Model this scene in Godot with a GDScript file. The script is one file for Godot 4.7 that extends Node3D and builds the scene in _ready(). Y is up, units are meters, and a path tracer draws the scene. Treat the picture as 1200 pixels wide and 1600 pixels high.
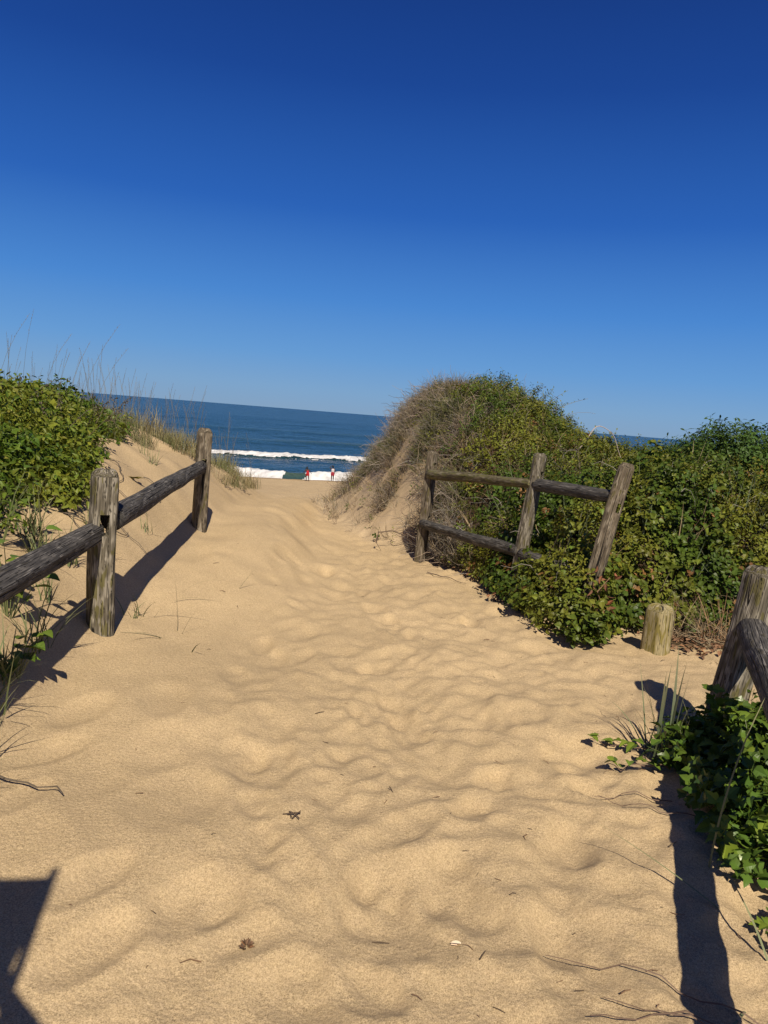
extends Node3D
# A sandy path between two dunes leading down to the sea.  x to the right, y up, forward is -z ("d" below is the distance forward).

const EYE := 1.6
var rng := RandomNumberGenerator.new()
var used_names := {}

# ------------------------------------------------------------------ mesh collector
class MB:
	var v := PackedVector3Array()
	var n := PackedVector3Array()
	var c := PackedColorArray()
	var t := PackedVector2Array()
	var i := PackedInt32Array()
	var smooth := false
	func vert(p: Vector3, col := Color.WHITE, nn := Vector3.UP, uv := Vector2.ZERO) -> int:
		v.push_back(p); c.push_back(col); n.push_back(nn); t.push_back(uv)
		return v.size() - 1
	# a, b, c run counter-clockwise seen from outside
	func tri(a: int, b: int, d: int) -> void:
		i.push_back(a); i.push_back(d); i.push_back(b)
	func quad(a: int, b: int, d: int, e: int) -> void:
		tri(a, b, d); tri(a, d, e)
	func mesh() -> ArrayMesh:
		var a := []
		a.resize(Mesh.ARRAY_MAX)
		a[Mesh.ARRAY_VERTEX] = v
		a[Mesh.ARRAY_COLOR] = c
		a[Mesh.ARRAY_TEX_UV] = t
		a[Mesh.ARRAY_INDEX] = i
		if smooth:
			a[Mesh.ARRAY_NORMAL] = n
		var m := ArrayMesh.new()
		m.add_surface_from_arrays(Mesh.PRIMITIVE_TRIANGLES, a)
		return m
	func calc_normals() -> void:
		smooth = true
		var acc := {}
		for k in n.size():
			n[k] = Vector3.ZERO
		for k in range(0, i.size(), 3):
			var a := v[i[k]]
			var f := (v[i[k + 2]] - a).cross(v[i[k + 1]] - a)
			for j in 3:
				var q := Vector3i((v[i[k + j]] * 20000.0).round())
				acc[q] = acc.get(q, Vector3.ZERO) + f
		for k in n.size():
			var q := Vector3i((v[k] * 20000.0).round())
			var s: Vector3 = acc.get(q, Vector3.UP)
			n[k] = s.normalized() if s.length() > 1e-12 else Vector3.UP

# ------------------------------------------------------------------ naming helpers
func numbered(called: String) -> String:
	var k: int = used_names.get(called, 0)
	used_names[called] = k + 1
	return called if k == 0 else "%s_%03d" % [called, k]

func tag(o: Node, label := "", category := "", group := "", kind := "") -> void:
	if label != "": o.set_meta("label", label)
	if category != "": o.set_meta("category", category)
	if group != "": o.set_meta("group", group)
	if kind != "": o.set_meta("kind", kind)

func base(called: String, at: Vector3, label := "", category := "", group := "") -> Node3D:
	var o := Node3D.new()
	o.name = numbered(called)
	add_child(o)
	o.position = at
	tag(o, label, category, group)
	return o

func put(m: Mesh, called: String, mat: Material, parent: Node = null) -> MeshInstance3D:
	var o := MeshInstance3D.new()
	o.mesh = m
	o.material_override = mat
	o.name = numbered(called) if parent == null else called
	(self if parent == null else parent).add_child(o, true)
	return o

func mat_plain(col: Color, rough := 0.9, vc := false) -> StandardMaterial3D:
	var m := StandardMaterial3D.new()
	m.albedo_color = col
	m.roughness = rough
	m.vertex_color_use_as_albedo = vc
	m.cull_mode = BaseMaterial3D.CULL_DISABLED
	return m

func P(x: float, d: float, y: float) -> Vector3:
	return Vector3(x, y, -d)

func noise(seed_: int, freq: float, oct := 1) -> FastNoiseLite:
	var f := FastNoiseLite.new()
	f.seed = seed_
	f.noise_type = FastNoiseLite.TYPE_SIMPLEX_SMOOTH
	f.frequency = freq
	f.fractal_type = FastNoiseLite.FRACTAL_FBM if oct > 1 else FastNoiseLite.FRACTAL_NONE
	f.fractal_octaves = oct
	return f

# ------------------------------------------------------------------ terrain tables
func make_lut(xs: Array, ys: Array, lo: float, hi: float, step: float) -> PackedFloat32Array:
	var out := PackedFloat32Array()
	var n := xs.size()
	var m := []
	for k in n:
		var a: int = maxi(k - 1, 0)
		var b: int = mini(k + 1, n - 1)
		m.append((float(ys[b]) - float(ys[a])) / (float(xs[b]) - float(xs[a])))
	var q := lo
	while q <= hi + step:
		var k := 0
		while k < n - 2 and q > float(xs[k + 1]): k += 1
		var x0: float = xs[k]; var x1: float = xs[k + 1]
		var w := x1 - x0
		var u := clampf((q - x0) / w, 0.0, 1.0)
		var y0: float = ys[k]; var y1: float = ys[k + 1]
		out.push_back((2*u*u*u - 3*u*u + 1) * y0 + (u*u*u - 2*u*u + u) * w * float(m[k]) + (-2*u*u*u + 3*u*u) * y1 + (u*u*u - u*u) * w * float(m[k + 1]))
		q += step
	return out

func lut(a: PackedFloat32Array, q: float, lo: float, inv: float) -> float:
	var f := clampf((q - lo) * inv, 0.0, a.size() - 2.001)
	var k := int(f)
	return a[k] + (a[k + 1] - a[k]) * (f - k)

var L_path: PackedFloat32Array
var L_fence: PackedFloat32Array
var L_kl: PackedFloat32Array
var L_prof: PackedFloat32Array
var L_foot: PackedFloat32Array
var L_kr: PackedFloat32Array
var n_broad := noise(3, 0.7)
var n_lump := noise(5, 0.9)
var n_lump2 := noise(6, 2.6)
var n_patch := noise(8, 0.8)
var n_ridge := noise(11, 1.9)
var n_ridge2 := noise(12, 4.3)
var n_warp := noise(13, 1.3)
var n_small := noise(14, 9.0)
var dent_cells := {}

func setup_tables() -> void:
	L_path = make_lut([-8, 0, 3, 6, 9, 12, 15, 20, 30, 50, 64, 68, 71, 76, 90, 130], [0.05, 0.0, 0.0, -0.03, -0.09, -0.18, -0.32, -0.72, -1.5, -3.2, -4.45, -4.62, -4.8, -5.15, -5.8, -8.0], -8, 130, 0.1)
	L_fence = make_lut([-8, 0, 3, 4.6, 7.8, 10, 12, 15, 20, 30], [0.05, 0.07, 0.09, 0.13, 0.36, 0.4, 0.3, 0.15, 0, 0], -8, 30, 0.1)
	L_kl = make_lut([-8, 0, 10.5, 13, 16, 20, 26, 40], [1, 1, 1, 0.9, 0.5, 0.15, 0, 0], -8, 40, 0.1)
	L_prof = make_lut([0, 0.25, 0.54, 0.84, 1.35, 2, 4, 8, 14], [0, 0.19, 0.42, 0.59, 0.8, 0.94, 1.08, 1.25, 1.4], 0, 14, 0.02)
	L_foot = make_lut([-8, 4, 5.2, 5.6, 6.2, 7.5, 9, 11, 14, 16, 18, 22, 26, 40], [2.6, 1.9, 1.6, 1.50, 1.35, 1.20, 0.78, -0.42, -1.28, -1.45, -1.0, 0.5, 4, 14], -8, 40, 0.1)
	L_kr = make_lut([-8, 13.5, 16, 20, 24, 40], [1, 1, 0.75, 0.3, 0, 0], -8, 40, 0.1)

func path_y(x: float, d: float) -> float:
	var dd := d
	if d > 35.0:
		dd = d - 0.4 * (x + 8.0) * smoothstep(35.0, 60.0, d)
	return lut(L_path, dd, -8.0, 10.0)

func left_s(x: float, d: float) -> float:
	return (-1.38 - 0.061 * d) - x

func right_s(x: float, d: float) -> float:
	var a := (x - lut(L_foot, d, -8.0, 10.0)) * 0.92
	var b := (d - 5.45 - 0.95 * smoothstep(1.55, 2.1, x)) * 0.95
	return -log(exp(-a * 4.0) + exp(-b * 4.0)) / 4.0 if a > -4.0 and b > -4.0 and a < 20.0 and b < 20.0 else minf(a, b)

func hill(x: float, d: float, s: float) -> float:
	if s <= 0.0: return 0.0
	var sx := 1.1 if x < 1.15 else 1.55
	var g := exp(-pow(pow((x - 1.08) / (sx * 1.08), 2.0) + pow((d - 13.0) / 2.9, 2.0), 1.6))
	var rise := lerpf(1.0 - exp(-s / 0.8), 1.0 - exp(-pow(s / 1.0, 1.7)), smoothstep(8.6, 10.2, d) * smoothstep(1.6, 0.8, x))
	return ((1.5 - 0.13 * smoothstep(2.2, 3.4, x)) * rise + 0.94 * g * smoothstep(0.1, 1.2, s)) * lut(L_kr, d, -8.0, 10.0)

func canopy(x: float, d: float) -> float:
	var s := right_s(x, d)
	return path_y(x, d) + hill(x, d, s) + (0.13 * n_lump.get_noise_2d(x, d) + 0.17 * n_lump2.get_noise_2d(x, d)) * smoothstep(0.0, 0.6, s)

func smooth_ground(x: float, d: float) -> float:
	var y := path_y(x, d)
	if d < 32.0:
		var s := left_s(x, d)
		if d > 5.0 and s > -1.6:
			y += 0.15 * smoothstep(-1.12, -0.74, s + 0.12 * n_broad.get_noise_2d(d * 1.2, 31.0)) * smoothstep(5.5, 8.5, d) * smoothstep(20.0, 13.0, d) * smoothstep(0.0, -0.55, s)
		if s > -1.7:
			y += lut(L_fence, d, -8.0, 10.0) * pow(clampf((s + 1.7) / 1.7, 0.0, 1.0), 1.5)
			if s > 0.0:
				y += lut(L_prof, s, 0.0, 50.0) * lut(L_kl, d, -8.0, 10.0) * (1.0 + 0.1 * n_broad.get_noise_2d(x * 2.0, d * 1.4))
		if x > -1.9 and d > 4.0:
			var r := right_s(x, d)
			if r > 0.0:
				var thick := lerpf(0.34, 0.04, smoothstep(7.6, 10.0, d)) + 0.1 * smoothstep(0.5, 1.3, r)
				var h := hill(x, d, r) - thick
				y += 0.5 * (h + sqrt(h * h + 0.004)) * smoothstep(0.0, 0.12, r)
		elif x > 1.2:
			y += 0.12 * smoothstep(1.3, 2.6, x) * smoothstep(4.6, 3.2, d)
	return y + 0.03 * n_broad.get_noise_2d(x, d)

func trod(x: float, d: float) -> float:
	# how much feet have churned the sand here
	if d > 60.0: return 0.3
	var s := left_s(x, d)
	var m := smoothstep(-0.35, -1.0, s) if d > 3.6 else lerpf(0.55, 1.0, smoothstep(-0.2, -1.2, s))
	var r := right_s(x, d)
	m *= 1.0 - 0.75 * smoothstep(0.05, 0.4, r)
	return m * (0.25 + 0.75 * smoothstep(-1.2, 0.3, x)) * (1.0 - 0.5 * smoothstep(14.0, 40.0, d))

func add_dents() -> void:
	var r := RandomNumberGenerator.new()
	r.seed = 77
	for k in 760:
		var d := 0.9 + 15.0 * pow(r.randf(), 1.25)
		var x := r.randf_range(-1.9, 1.9) + (0.15 if d > 5.0 else 0.25)
		if r.randf() > trod(x, d) + 0.05: continue
		var big := r.randf_range(0.6, 1.3)
		var e := [x, d, r.randf_range(-0.5, 0.5) + (0.25 if r.randf() < 0.5 else -0.3), 0.17 * big, 0.085 * big * r.randf_range(0.85, 1.5), r.randf_range(0.006, 0.026)]
		for cx in range(int(floor((x - 0.4) * 2.0)), int(floor((x + 0.4) * 2.0)) + 1):
			for cd in range(int(floor((d - 0.4) * 2.0)), int(floor((d + 0.4) * 2.0)) + 1):
				var key := Vector2i(cx, cd)
				if not dent_cells.has(key): dent_cells[key] = []
				dent_cells[key].append(e)

func fine_relief(x: float, d: float) -> float:
	var m := trod(x, d)
	var y := 0.0
	var s := left_s(x, d)
	y += 0.012 * n_ridge.get_noise_2d(x * 1.2, d * 0.8)
	if m > 0.02:
		var wx := x + 0.10 * n_warp.get_noise_2d(x, d)
		var wd := d + 0.10 * n_warp.get_noise_2d(x + 40.0, d)
		var a := absf(n_ridge.get_noise_2d(wx * 1.35, wd * 1.35))
		var b := absf(n_ridge2.get_noise_2d(wx * 0.8 + 7.0, wd * 0.95))
		m *= lerpf(0.8, 1.05, smoothstep(2.4, 4.2, d))
		y += m * (0.030 * (0.32 - minf(a, 0.6)) + 0.015 * (0.3 - minf(b, 0.6)))
		y += m * (0.007 * n_small.get_noise_2d(x * 0.8, d * 0.8) + 0.0022 * n_small.get_noise_2d(x * 3.1, d * 3.1))
	if s > -0.6 and s < 3.0 and d < 14.0:
		y += 0.012 * absf(n_ridge2.get_noise_2d(x * 0.9, d * 0.5)) * smoothstep(-0.6, 0.2, s)
	var key := Vector2i(int(floor(x * 2.0)), int(floor(d * 2.0)))
	if dent_cells.has(key):
		for e: Array in dent_cells[key]:
			var px: float = x - float(e[0])
			var pd: float = d - float(e[1])
			var ca := cos(float(e[2])); var sa := sin(float(e[2]))
			var u: float = (px * sa + pd * ca) / float(e[3])
			var w: float = (px * ca - pd * sa) / float(e[4])
			var r2 := u * u + w * w
			if r2 < 6.0:
				var rr := sqrt(r2)
				y += float(e[5]) * (-exp(-r2 * r2 * 0.9) * (1.0 + 0.25 * u) + 0.2 * exp(-pow((rr - 1.25) / (0.16 if rr < 1.25 else 0.34), 2.0)))
	return y

func ground(x: float, d: float) -> float:
	return smooth_ground(x, d) + (fine_relief(x, d) if d < 30.0 else 0.0)

# ------------------------------------------------------------------ textures
func speckle(seed_: int, size: int, spread: float) -> ImageTexture:
	# sand grains: every pixel a grain, mostly tan, some dark and some pale
	var r := RandomNumberGenerator.new()
	r.seed = seed_
	var raw := PackedFloat32Array()
	raw.resize(size * size)
	for k in size * size:
		raw[k] = r.randf() + r.randf() - 1.0
	var by := PackedByteArray()
	by.resize(size * size * 3)
	for y in size:
		for x in size:
			var k := y * size + x
			var k2 := y * size + (x + 1) % size
			var k3 := ((y + 1) % size) * size + x
			var g: float = 0.6 * raw[k] + 0.3 * raw[k2] + 0.3 * raw[k3]
			var f := 0.86 + spread * g
			if raw[k] > 0.93: f = 1.0
			elif raw[k] < -0.9: f *= 0.72
			by[k * 3] = clampi(int(255.0 * f), 0, 255)
			by[k * 3 + 1] = clampi(int(255.0 * (f * 0.995 + 0.02 * raw[k2])), 0, 255)
			by[k * 3 + 2] = clampi(int(255.0 * (f * 0.98 + 0.05 * raw[k3])), 0, 255)
	var im := Image.create_from_data(size, size, false, Image.FORMAT_RGB8, by)
	im.generate_mipmaps()
	return ImageTexture.create_from_image(im)

func normal_from(seed_: int, freq: float, oct: int, size: int, strength: float) -> ImageTexture:
	var f := noise(seed_, freq, oct)
	var im := f.get_seamless_image(size, size)
	im.convert(Image.FORMAT_RGBA8)
	im.bump_map_to_normal_map(strength)
	return ImageTexture.create_from_image(im)

# weathered timber: grain along v, seamless round u.  Returns [albedo, height]
func timber(seed_: int, dark: Color, mid: Color, pale: Color, moss: Color, moss_share: float, pale_share: float) -> Array:
	var w := 256
	var h := 512
	var fine := noise(seed_, 1.0)
	var grain := noise(seed_ + 1, 1.0)
	var blot := noise(seed_ + 2, 1.0, 3)
	var crack := noise(seed_ + 3, 1.0)
	var bl2 := noise(seed_ + 4, 1.0, 2)
	var by := PackedByteArray(); by.resize(w * h * 3)
	var hy := PackedByteArray(); hy.resize(w * h)
	for x in w:
		var a := TAU * x / w
		var cx := cos(a); var sx := sin(a)
		for y in h:
			var v := 6.0 * y / h
			var wob := 0.10 * blot.get_noise_2d(v * 0.7, 3.0)
			var g := grain.get_noise_3d(cx * 6.5 + wob * 4.0, sx * 6.5, v * 0.5)
			var f := fine.get_noise_3d(cx * 20.0, sx * 20.0, v * 1.6)
			var b := blot.get_noise_3d(cx * 1.2, sx * 1.2, v * 1.6)
			var c := absf(crack.get_noise_3d(cx * 2.1 + wob, sx * 2.1, v * 0.16))
			var c2 := absf(crack.get_noise_3d(cx * 6.0 + 9.0, sx * 6.0, v * 0.4))
			var t := clampf(0.55 + 0.22 * g + 0.26 * f + 0.42 * b, 0.0, 1.0)
			var col := dark.lerp(mid, t)
			var pl := smoothstep(0.0, 0.4, bl2.get_noise_3d(cx * 1.8, sx * 1.8, v * 1.5) + 0.25 * f + pale_share - 0.5)
			col = col.lerp(pale, pl * (0.42 + 0.4 * f))
			var ms := smoothstep(0.12, 0.3, blot.get_noise_3d(cx * 1.7 + 20.0, sx * 1.7, v * 1.3) + 0.2 * g + moss_share - 0.5)
			col = col.lerp(moss, ms * 0.75)
			var kn := bl2.get_noise_3d(cx * 2.6 + 40.0, sx * 2.6, v * 2.1)
			col = col.lerp(dark * 0.8, 0.7 * smoothstep(0.42, 0.55, kn) * (0.7 + 0.6 * sin(kn * 60.0)))
			var ck := maxf(smoothstep(0.05, 0.012, c), 0.7 * smoothstep(0.04, 0.01, c2) * smoothstep(-0.1, 0.2, b))
			col = col.lerp(Color(0.03, 0.027, 0.025), ck * 0.85)
			var k := y * w + x
			by[k * 3] = clampi(int(255 * col.r), 0, 255)
			by[k * 3 + 1] = clampi(int(255 * col.g), 0, 255)
			by[k * 3 + 2] = clampi(int(255 * col.b), 0, 255)
			hy[k] = clampi(int(255 * (0.6 + 0.16 * g + 0.14 * f - 0.55 * ck + 0.05 * pl)), 0, 255)
	var im := Image.create_from_data(w, h, false, Image.FORMAT_RGB8, by)
	var hm := Image.create_from_data(w, h, false, Image.FORMAT_L8, hy)
	return [ImageTexture.create_from_image(im), ImageTexture.create_from_image(hm)]

func timber_mat(tex: Array, relief := 0.5) -> StandardMaterial3D:
	var m := StandardMaterial3D.new()
	m.albedo_texture = tex[0]
	m.roughness = 0.85
	m.metallic_specular = 0.35
	m.heightmap_enabled = true
	m.heightmap_texture = tex[1]
	m.heightmap_scale = relief
	return m

# ------------------------------------------------------------------ timber shapes
# a closed pole along +y from 0 to len: square > 0 makes the section a rounded square
func pole_mesh(length: float, wx: float, wz: float, square: float, seed_: int, taper: float, top: String, rough := 0.012, sides := 28, rings := 30) -> ArrayMesh:
	var b := MB.new()
	var f := noise(seed_, 1.0)
	var ys := []
	var sc := []
	var sink := minf(wx, wz) * (0.30 if top == "chamfer" else 0.16)
	for k in rings + 1:
		ys.append((length - sink) * k / rings); sc.append(1.0)
	if top == "chamfer":
		ys.append_array([length - sink * 0.55, length - sink * 0.2, length - sink * 0.04, length]); sc.append_array([0.9, 0.76, 0.6, 0.35])
	else:
		ys.append_array([length - sink * 0.3, length - sink * 0.06, length - sink * 0.01]); sc.append_array([0.97, 0.88, 0.5])
	var rows := ys.size()
	for k in rows:
		var y: float = ys[k]
		var s: float = float(sc[k]) * (1.0 - taper * y / length)
		var bx := 0.25 * rough * f.get_noise_2d(y * 1.1, 50.0) * 3.0
		for j in sides + 1:
			var a := TAU * j / sides
			var ca := cos(a); var sa := sin(a)
			var q := 1.0
			if square > 0.0:
				q = lerpf(1.0, pow(pow(absf(ca), 10.0) + pow(absf(sa), 10.0), -0.1), square)
			var nn := f.get_noise_3d(ca * 1.3, sa * 1.3, y * 0.5) + 0.35 * f.get_noise_3d(ca * 4.0, sa * 4.0, y * 1.2 + 30.0)
			var r := q * s + rough * nn / maxf(wx, wz) * 2.0
			var yo := y
			if k > rings: yo += 0.012 * f.get_noise_2d(ca * 1.5 + 9.0, sa * 1.5)
			b.vert(Vector3(ca * r * wx * 0.5 + bx, yo, sa * r * wz * 0.5), Color.WHITE, Vector3.UP, Vector2(float(j) / sides, y / 1.5 + (0.03 * k if k > rings else 0.0)))
	for k in rows - 1:
		for j in sides:
			var p := k * (sides + 1) + j
			b.quad(p, p + sides + 1, p + sides + 2, p + 1)
	var c0 := b.vert(Vector3(0, 0, 0), Color.WHITE, Vector3.DOWN, Vector2(0.5, 0))
	var c1 := b.vert(Vector3(0, length + 0.002, 0), Color.WHITE, Vector3.UP, Vector2(0.5, length / 1.5 + 0.3))
	for j in sides:
		b.tri(c0, j, j + 1)
		var p := (rows - 1) * (sides + 1) + j
		b.tri(c1, p + 1, p)
	b.calc_normals()
	return b.mesh()

func along(from: Vector3, to: Vector3, turn := 0.0) -> Transform3D:
	var y := (to - from).normalized()
	var x := Vector3.RIGHT
	if absf(y.dot(x)) > 0.9: x = Vector3.FORWARD
	var z := x.cross(y).normalized()
	x = y.cross(z).normalized()
	var bs := Basis(x, y, z)
	return Transform3D(bs * Basis(Vector3.UP, turn), from)

# post with mortise holes cut through it along its local z, at the given heights over its foot
func post(parent: Node3D, foot: Vector3, top: Vector3, wx: float, wz: float, turn: float, holes: Array, mat: Material, seed_: int, square := 0.92) -> Node3D:
	var down := (foot - top).normalized() * 0.35
	var f2 := foot + down
	var length := (top - f2).length()
	var pm := pole_mesh(length, wx, wz, square, seed_, 0.06, "chamfer", 0.010)
	var tr := along(f2, top, turn)
	var shape := CSGCombiner3D.new()
	shape.name = "post"
	parent.add_child(shape, true)
	shape.transform = Transform3D(tr.basis, tr.origin - parent.position)
	var body := CSGMesh3D.new()
	body.mesh = pm
	body.material = mat
	body.name = "post_body"
	shape.add_child(body, true)
	for h in holes:
		var cut := CSGBox3D.new()
		cut.operation = CSGShape3D.OPERATION_SUBTRACTION
		cut.size = Vector3(float(h[1]), float(h[2]), 0.6)
		cut.position = Vector3(float(h[3]) if h.size() > 3 else 0.0, float(h[0]) + 0.35, 0)
		cut.material = mat
		cut.name = "mortise"
		shape.add_child(cut, true)
	return shape

func rail(parent: Node3D, a: Vector3, c: Vector3, wide: float, mat: Material, seed_: int) -> void:
	var length := (c - a).length()
	var m := pole_mesh(length, wide, wide * 0.96, 0.0, seed_, 0.12, "flat", 0.009, 24, 36)
	var o := put(m, "rail", mat, parent)
	o.transform = along(a - parent.position, c - parent.position, seed_ * 1.3)

# ------------------------------------------------------------------ plant shapes
func tube(b: MB, pts: Array, r0: float, r1: float, sides: int, col: Color) -> void:
	var n := pts.size()
	var first := b.v.size()
	for k in n:
		var p: Vector3 = pts[k]
		var q: Vector3 = pts[mini(k + 1, n - 1)]
		var o: Vector3 = pts[maxi(k - 1, 0)]
		var dir := (q - o).normalized()
		var sd := dir.cross(Vector3(0.31, 0.87, 0.39)).normalized()
		var up := sd.cross(dir)
		var r := lerpf(r0, r1, float(k) / (n - 1))
		for j in sides:
			var a := TAU * j / sides
			b.vert(p + (sd * cos(a) + up * sin(a)) * r, col)
	for k in n - 1:
		for j in sides:
			var j2 := (j + 1) % sides
			b.quad(first + k * sides + j, first + k * sides + j2, first + (k + 1) * sides + j2, first + (k + 1) * sides + j)

# a leaf lies along +z from the origin, its face up (+y)
func leaf(b: MB, xf: Transform3D, length: float, width: float, kind: String, col: Color) -> void:
	var ts: Array
	var ws: Array
	match kind:
		"heart":
			ts = [0.0, 0.10, 0.32, 0.60, 0.84, 1.0]; ws = [0.35, 0.92, 1.0, 0.70, 0.30, 0.0]
		"oblong":
			ts = [0.0, 0.2, 0.45, 0.7, 0.88, 1.0]; ws = [0.0, 0.62, 1.0, 0.9, 0.5, 0.0]
		"lobed":
			ts = [-0.12, 0.1, 0.30, 0.46, 0.62, 1.0]; ws = [0.5, 0.95, 1.25, 0.62, 0.58, 0.0]
		_:
			ts = [0.0, 0.18, 0.4, 0.65, 0.85, 1.0]; ws = [0.0, 0.8, 1.0, 0.75, 0.4, 0.0]
	var mid := []
	var lf := []
	var rt := []
	for k in ts.size():
		var t: float = ts[k]
		var w: float = ws[k] * width * 0.5
		var sag := -0.20 * t * t * length
		var zz := t * length
		var back := 0.0
		if kind == "heart" and k == 0: back = -0.06 * length
		if kind == "lobed" and k == 2: back = 0.05 * length
		mid.append(b.vert(xf * Vector3(0, sag, zz), Color(col.r * 1.3, col.g * 1.22, col.b * 1.25)))
		lf.append(b.vert(xf * Vector3(-w, sag + w * (0.30 + 0.25 * t), zz + back), Color(col.r * 0.92, col.g * 0.88, col.b * 0.9)))
		rt.append(b.vert(xf * Vector3(w, sag + w * 0.38, zz + back), col))
	for k in ts.size() - 1:
		b.quad(lf[k], lf[k + 1], mid[k + 1], mid[k])
		b.quad(mid[k], mid[k + 1], rt[k + 1], rt[k])

func leaf_at(b: MB, p: Vector3, outward: Vector3, facing: Vector3, length: float, width: float, kind: String, col: Color) -> void:
	var z := outward.normalized()
	var x := facing.cross(z)
	if x.length() < 0.01: x = Vector3.RIGHT
	x = x.normalized()
	leaf(b, Transform3D(Basis(x, z.cross(x), z), p), length, width, kind, col)

func blade(b: MB, p: Vector3, dir: Vector3, length: float, lean: float, bend: float, width: float, col: Color, segs := 5) -> void:
	# a grass blade rising from p, leaning towards dir and bending over with its length
	var side := dir.cross(Vector3.UP).normalized() * width * 0.5
	var ang := lean
	var q := p
	var prev := []
	for k in segs + 1:
		var t := float(k) / segs
		var w := (1.0 - t * t) if k < segs else 0.0
		var tip := col.lerp(Color(0.34, 0.27, 0.13), 0.5 * t * t)
		var fold := Vector3(0, width * 0.2 * w, 0)
		var cur := [b.vert(q - side * w + fold, tip), b.vert(q + side * w + fold, tip)]
		if k > 0: b.quad(prev[0], prev[1], cur[1], cur[0])
		prev = cur
		q += (dir * sin(ang) + Vector3.UP * cos(ang)) * length / segs
		ang += bend / segs

func flat_dir(r: RandomNumberGenerator) -> Vector3:
	var a := r.randf() * TAU
	return Vector3(cos(a), 0, sin(a))

func rand_dir(r: RandomNumberGenerator) -> Vector3:
	var y := r.randf_range(-1, 1)
	var a := r.randf() * TAU
	return Vector3(cos(a) * sqrt(1 - y * y), y, sin(a) * sqrt(1 - y * y))

func vary(r: RandomNumberGenerator, c: Color, amount: float) -> Color:
	var f := 1.0 + r.randf_range(-amount, amount)
	var w := r.randf_range(-amount, amount) * 0.35
	return Color(c.r * f * (1.0 + w), c.g * f, c.b * f * (1.0 - w))

# a shoot with leaves, standing on +y
func sprig(seed_: int, kind: String, count: int, length: float, leaf_len: float, leaf_wid: float, spread: float) -> ArrayMesh:
	var r := RandomNumberGenerator.new()
	r.seed = seed_
	var b := MB.new()
	var pts := []
	var lean := flat_dir(r) * 0.35
	for k in 5:
		var t := k / 4.0
		pts.append(Vector3(lean.x * t * t * length, length * t, lean.z * t * t * length))
	tube(b, pts, 0.0022, 0.0012, 3, Color(0.9, 0.75, 0.5))
	for k in count:
		var t := (k + 0.7) / count
		var idx := minf(t * 4.0, 3.999)
		var p: Vector3 = (pts[int(idx)] as Vector3).lerp(pts[int(idx) + 1], idx - int(idx))
		var a := k * 2.4 + r.randf_range(-0.5, 0.5)
		var out := Vector3(cos(a), r.randf_range(-0.1, 0.7) * spread, sin(a)).normalized()
		var q := p + out * leaf_len * 0.35
		tube(b, [p, q], 0.0011, 0.0009, 3, Color(0.8, 0.8, 0.45))
		var s := r.randf_range(0.7, 1.15)
		leaf_at(b, q, out, (Vector3.UP + rand_dir(r) * 0.6).normalized(), leaf_len * s, leaf_wid * s, kind, vary(r, Color(1, 1, 1), 0.28))
	return b.mesh()

func leaf_mat(col: Color, gloss := 0.45) -> StandardMaterial3D:
	var m := mat_plain(col, gloss, true)
	m.metallic_specular = 0.3
	m.backlight_enabled = true
	m.backlight = Color(0.35, 0.42, 0.12)
	return m

func scatter(parent: Node, called: String, m: Mesh, mat: Material, xfs: Array, cols: Array) -> MultiMeshInstance3D:
	var mm := MultiMesh.new()
	mm.transform_format = MultiMesh.TRANSFORM_3D
	mm.use_colors = true
	mm.mesh = m
	mm.instance_count = xfs.size()
	for k in xfs.size():
		mm.set_instance_transform(k, xfs[k])
		mm.set_instance_color(k, cols[k])
	var o := MultiMeshInstance3D.new()
	o.multimesh = mm
	o.material_override = mat
	o.name = called if parent != self else numbered(called)
	parent.add_child(o, true)
	o.set_meta("kind", "stuff")
	return o

func stand(p: Vector3, up: Vector3, r: RandomNumberGenerator, s: float) -> Transform3D:
	var y := up.normalized()
	var x := y.cross(flat_dir(r)).normalized()
	if x.length() < 0.1: x = Vector3.RIGHT
	return Transform3D(Basis(x * s, y * s, x.cross(y).normalized() * s), p)

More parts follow.
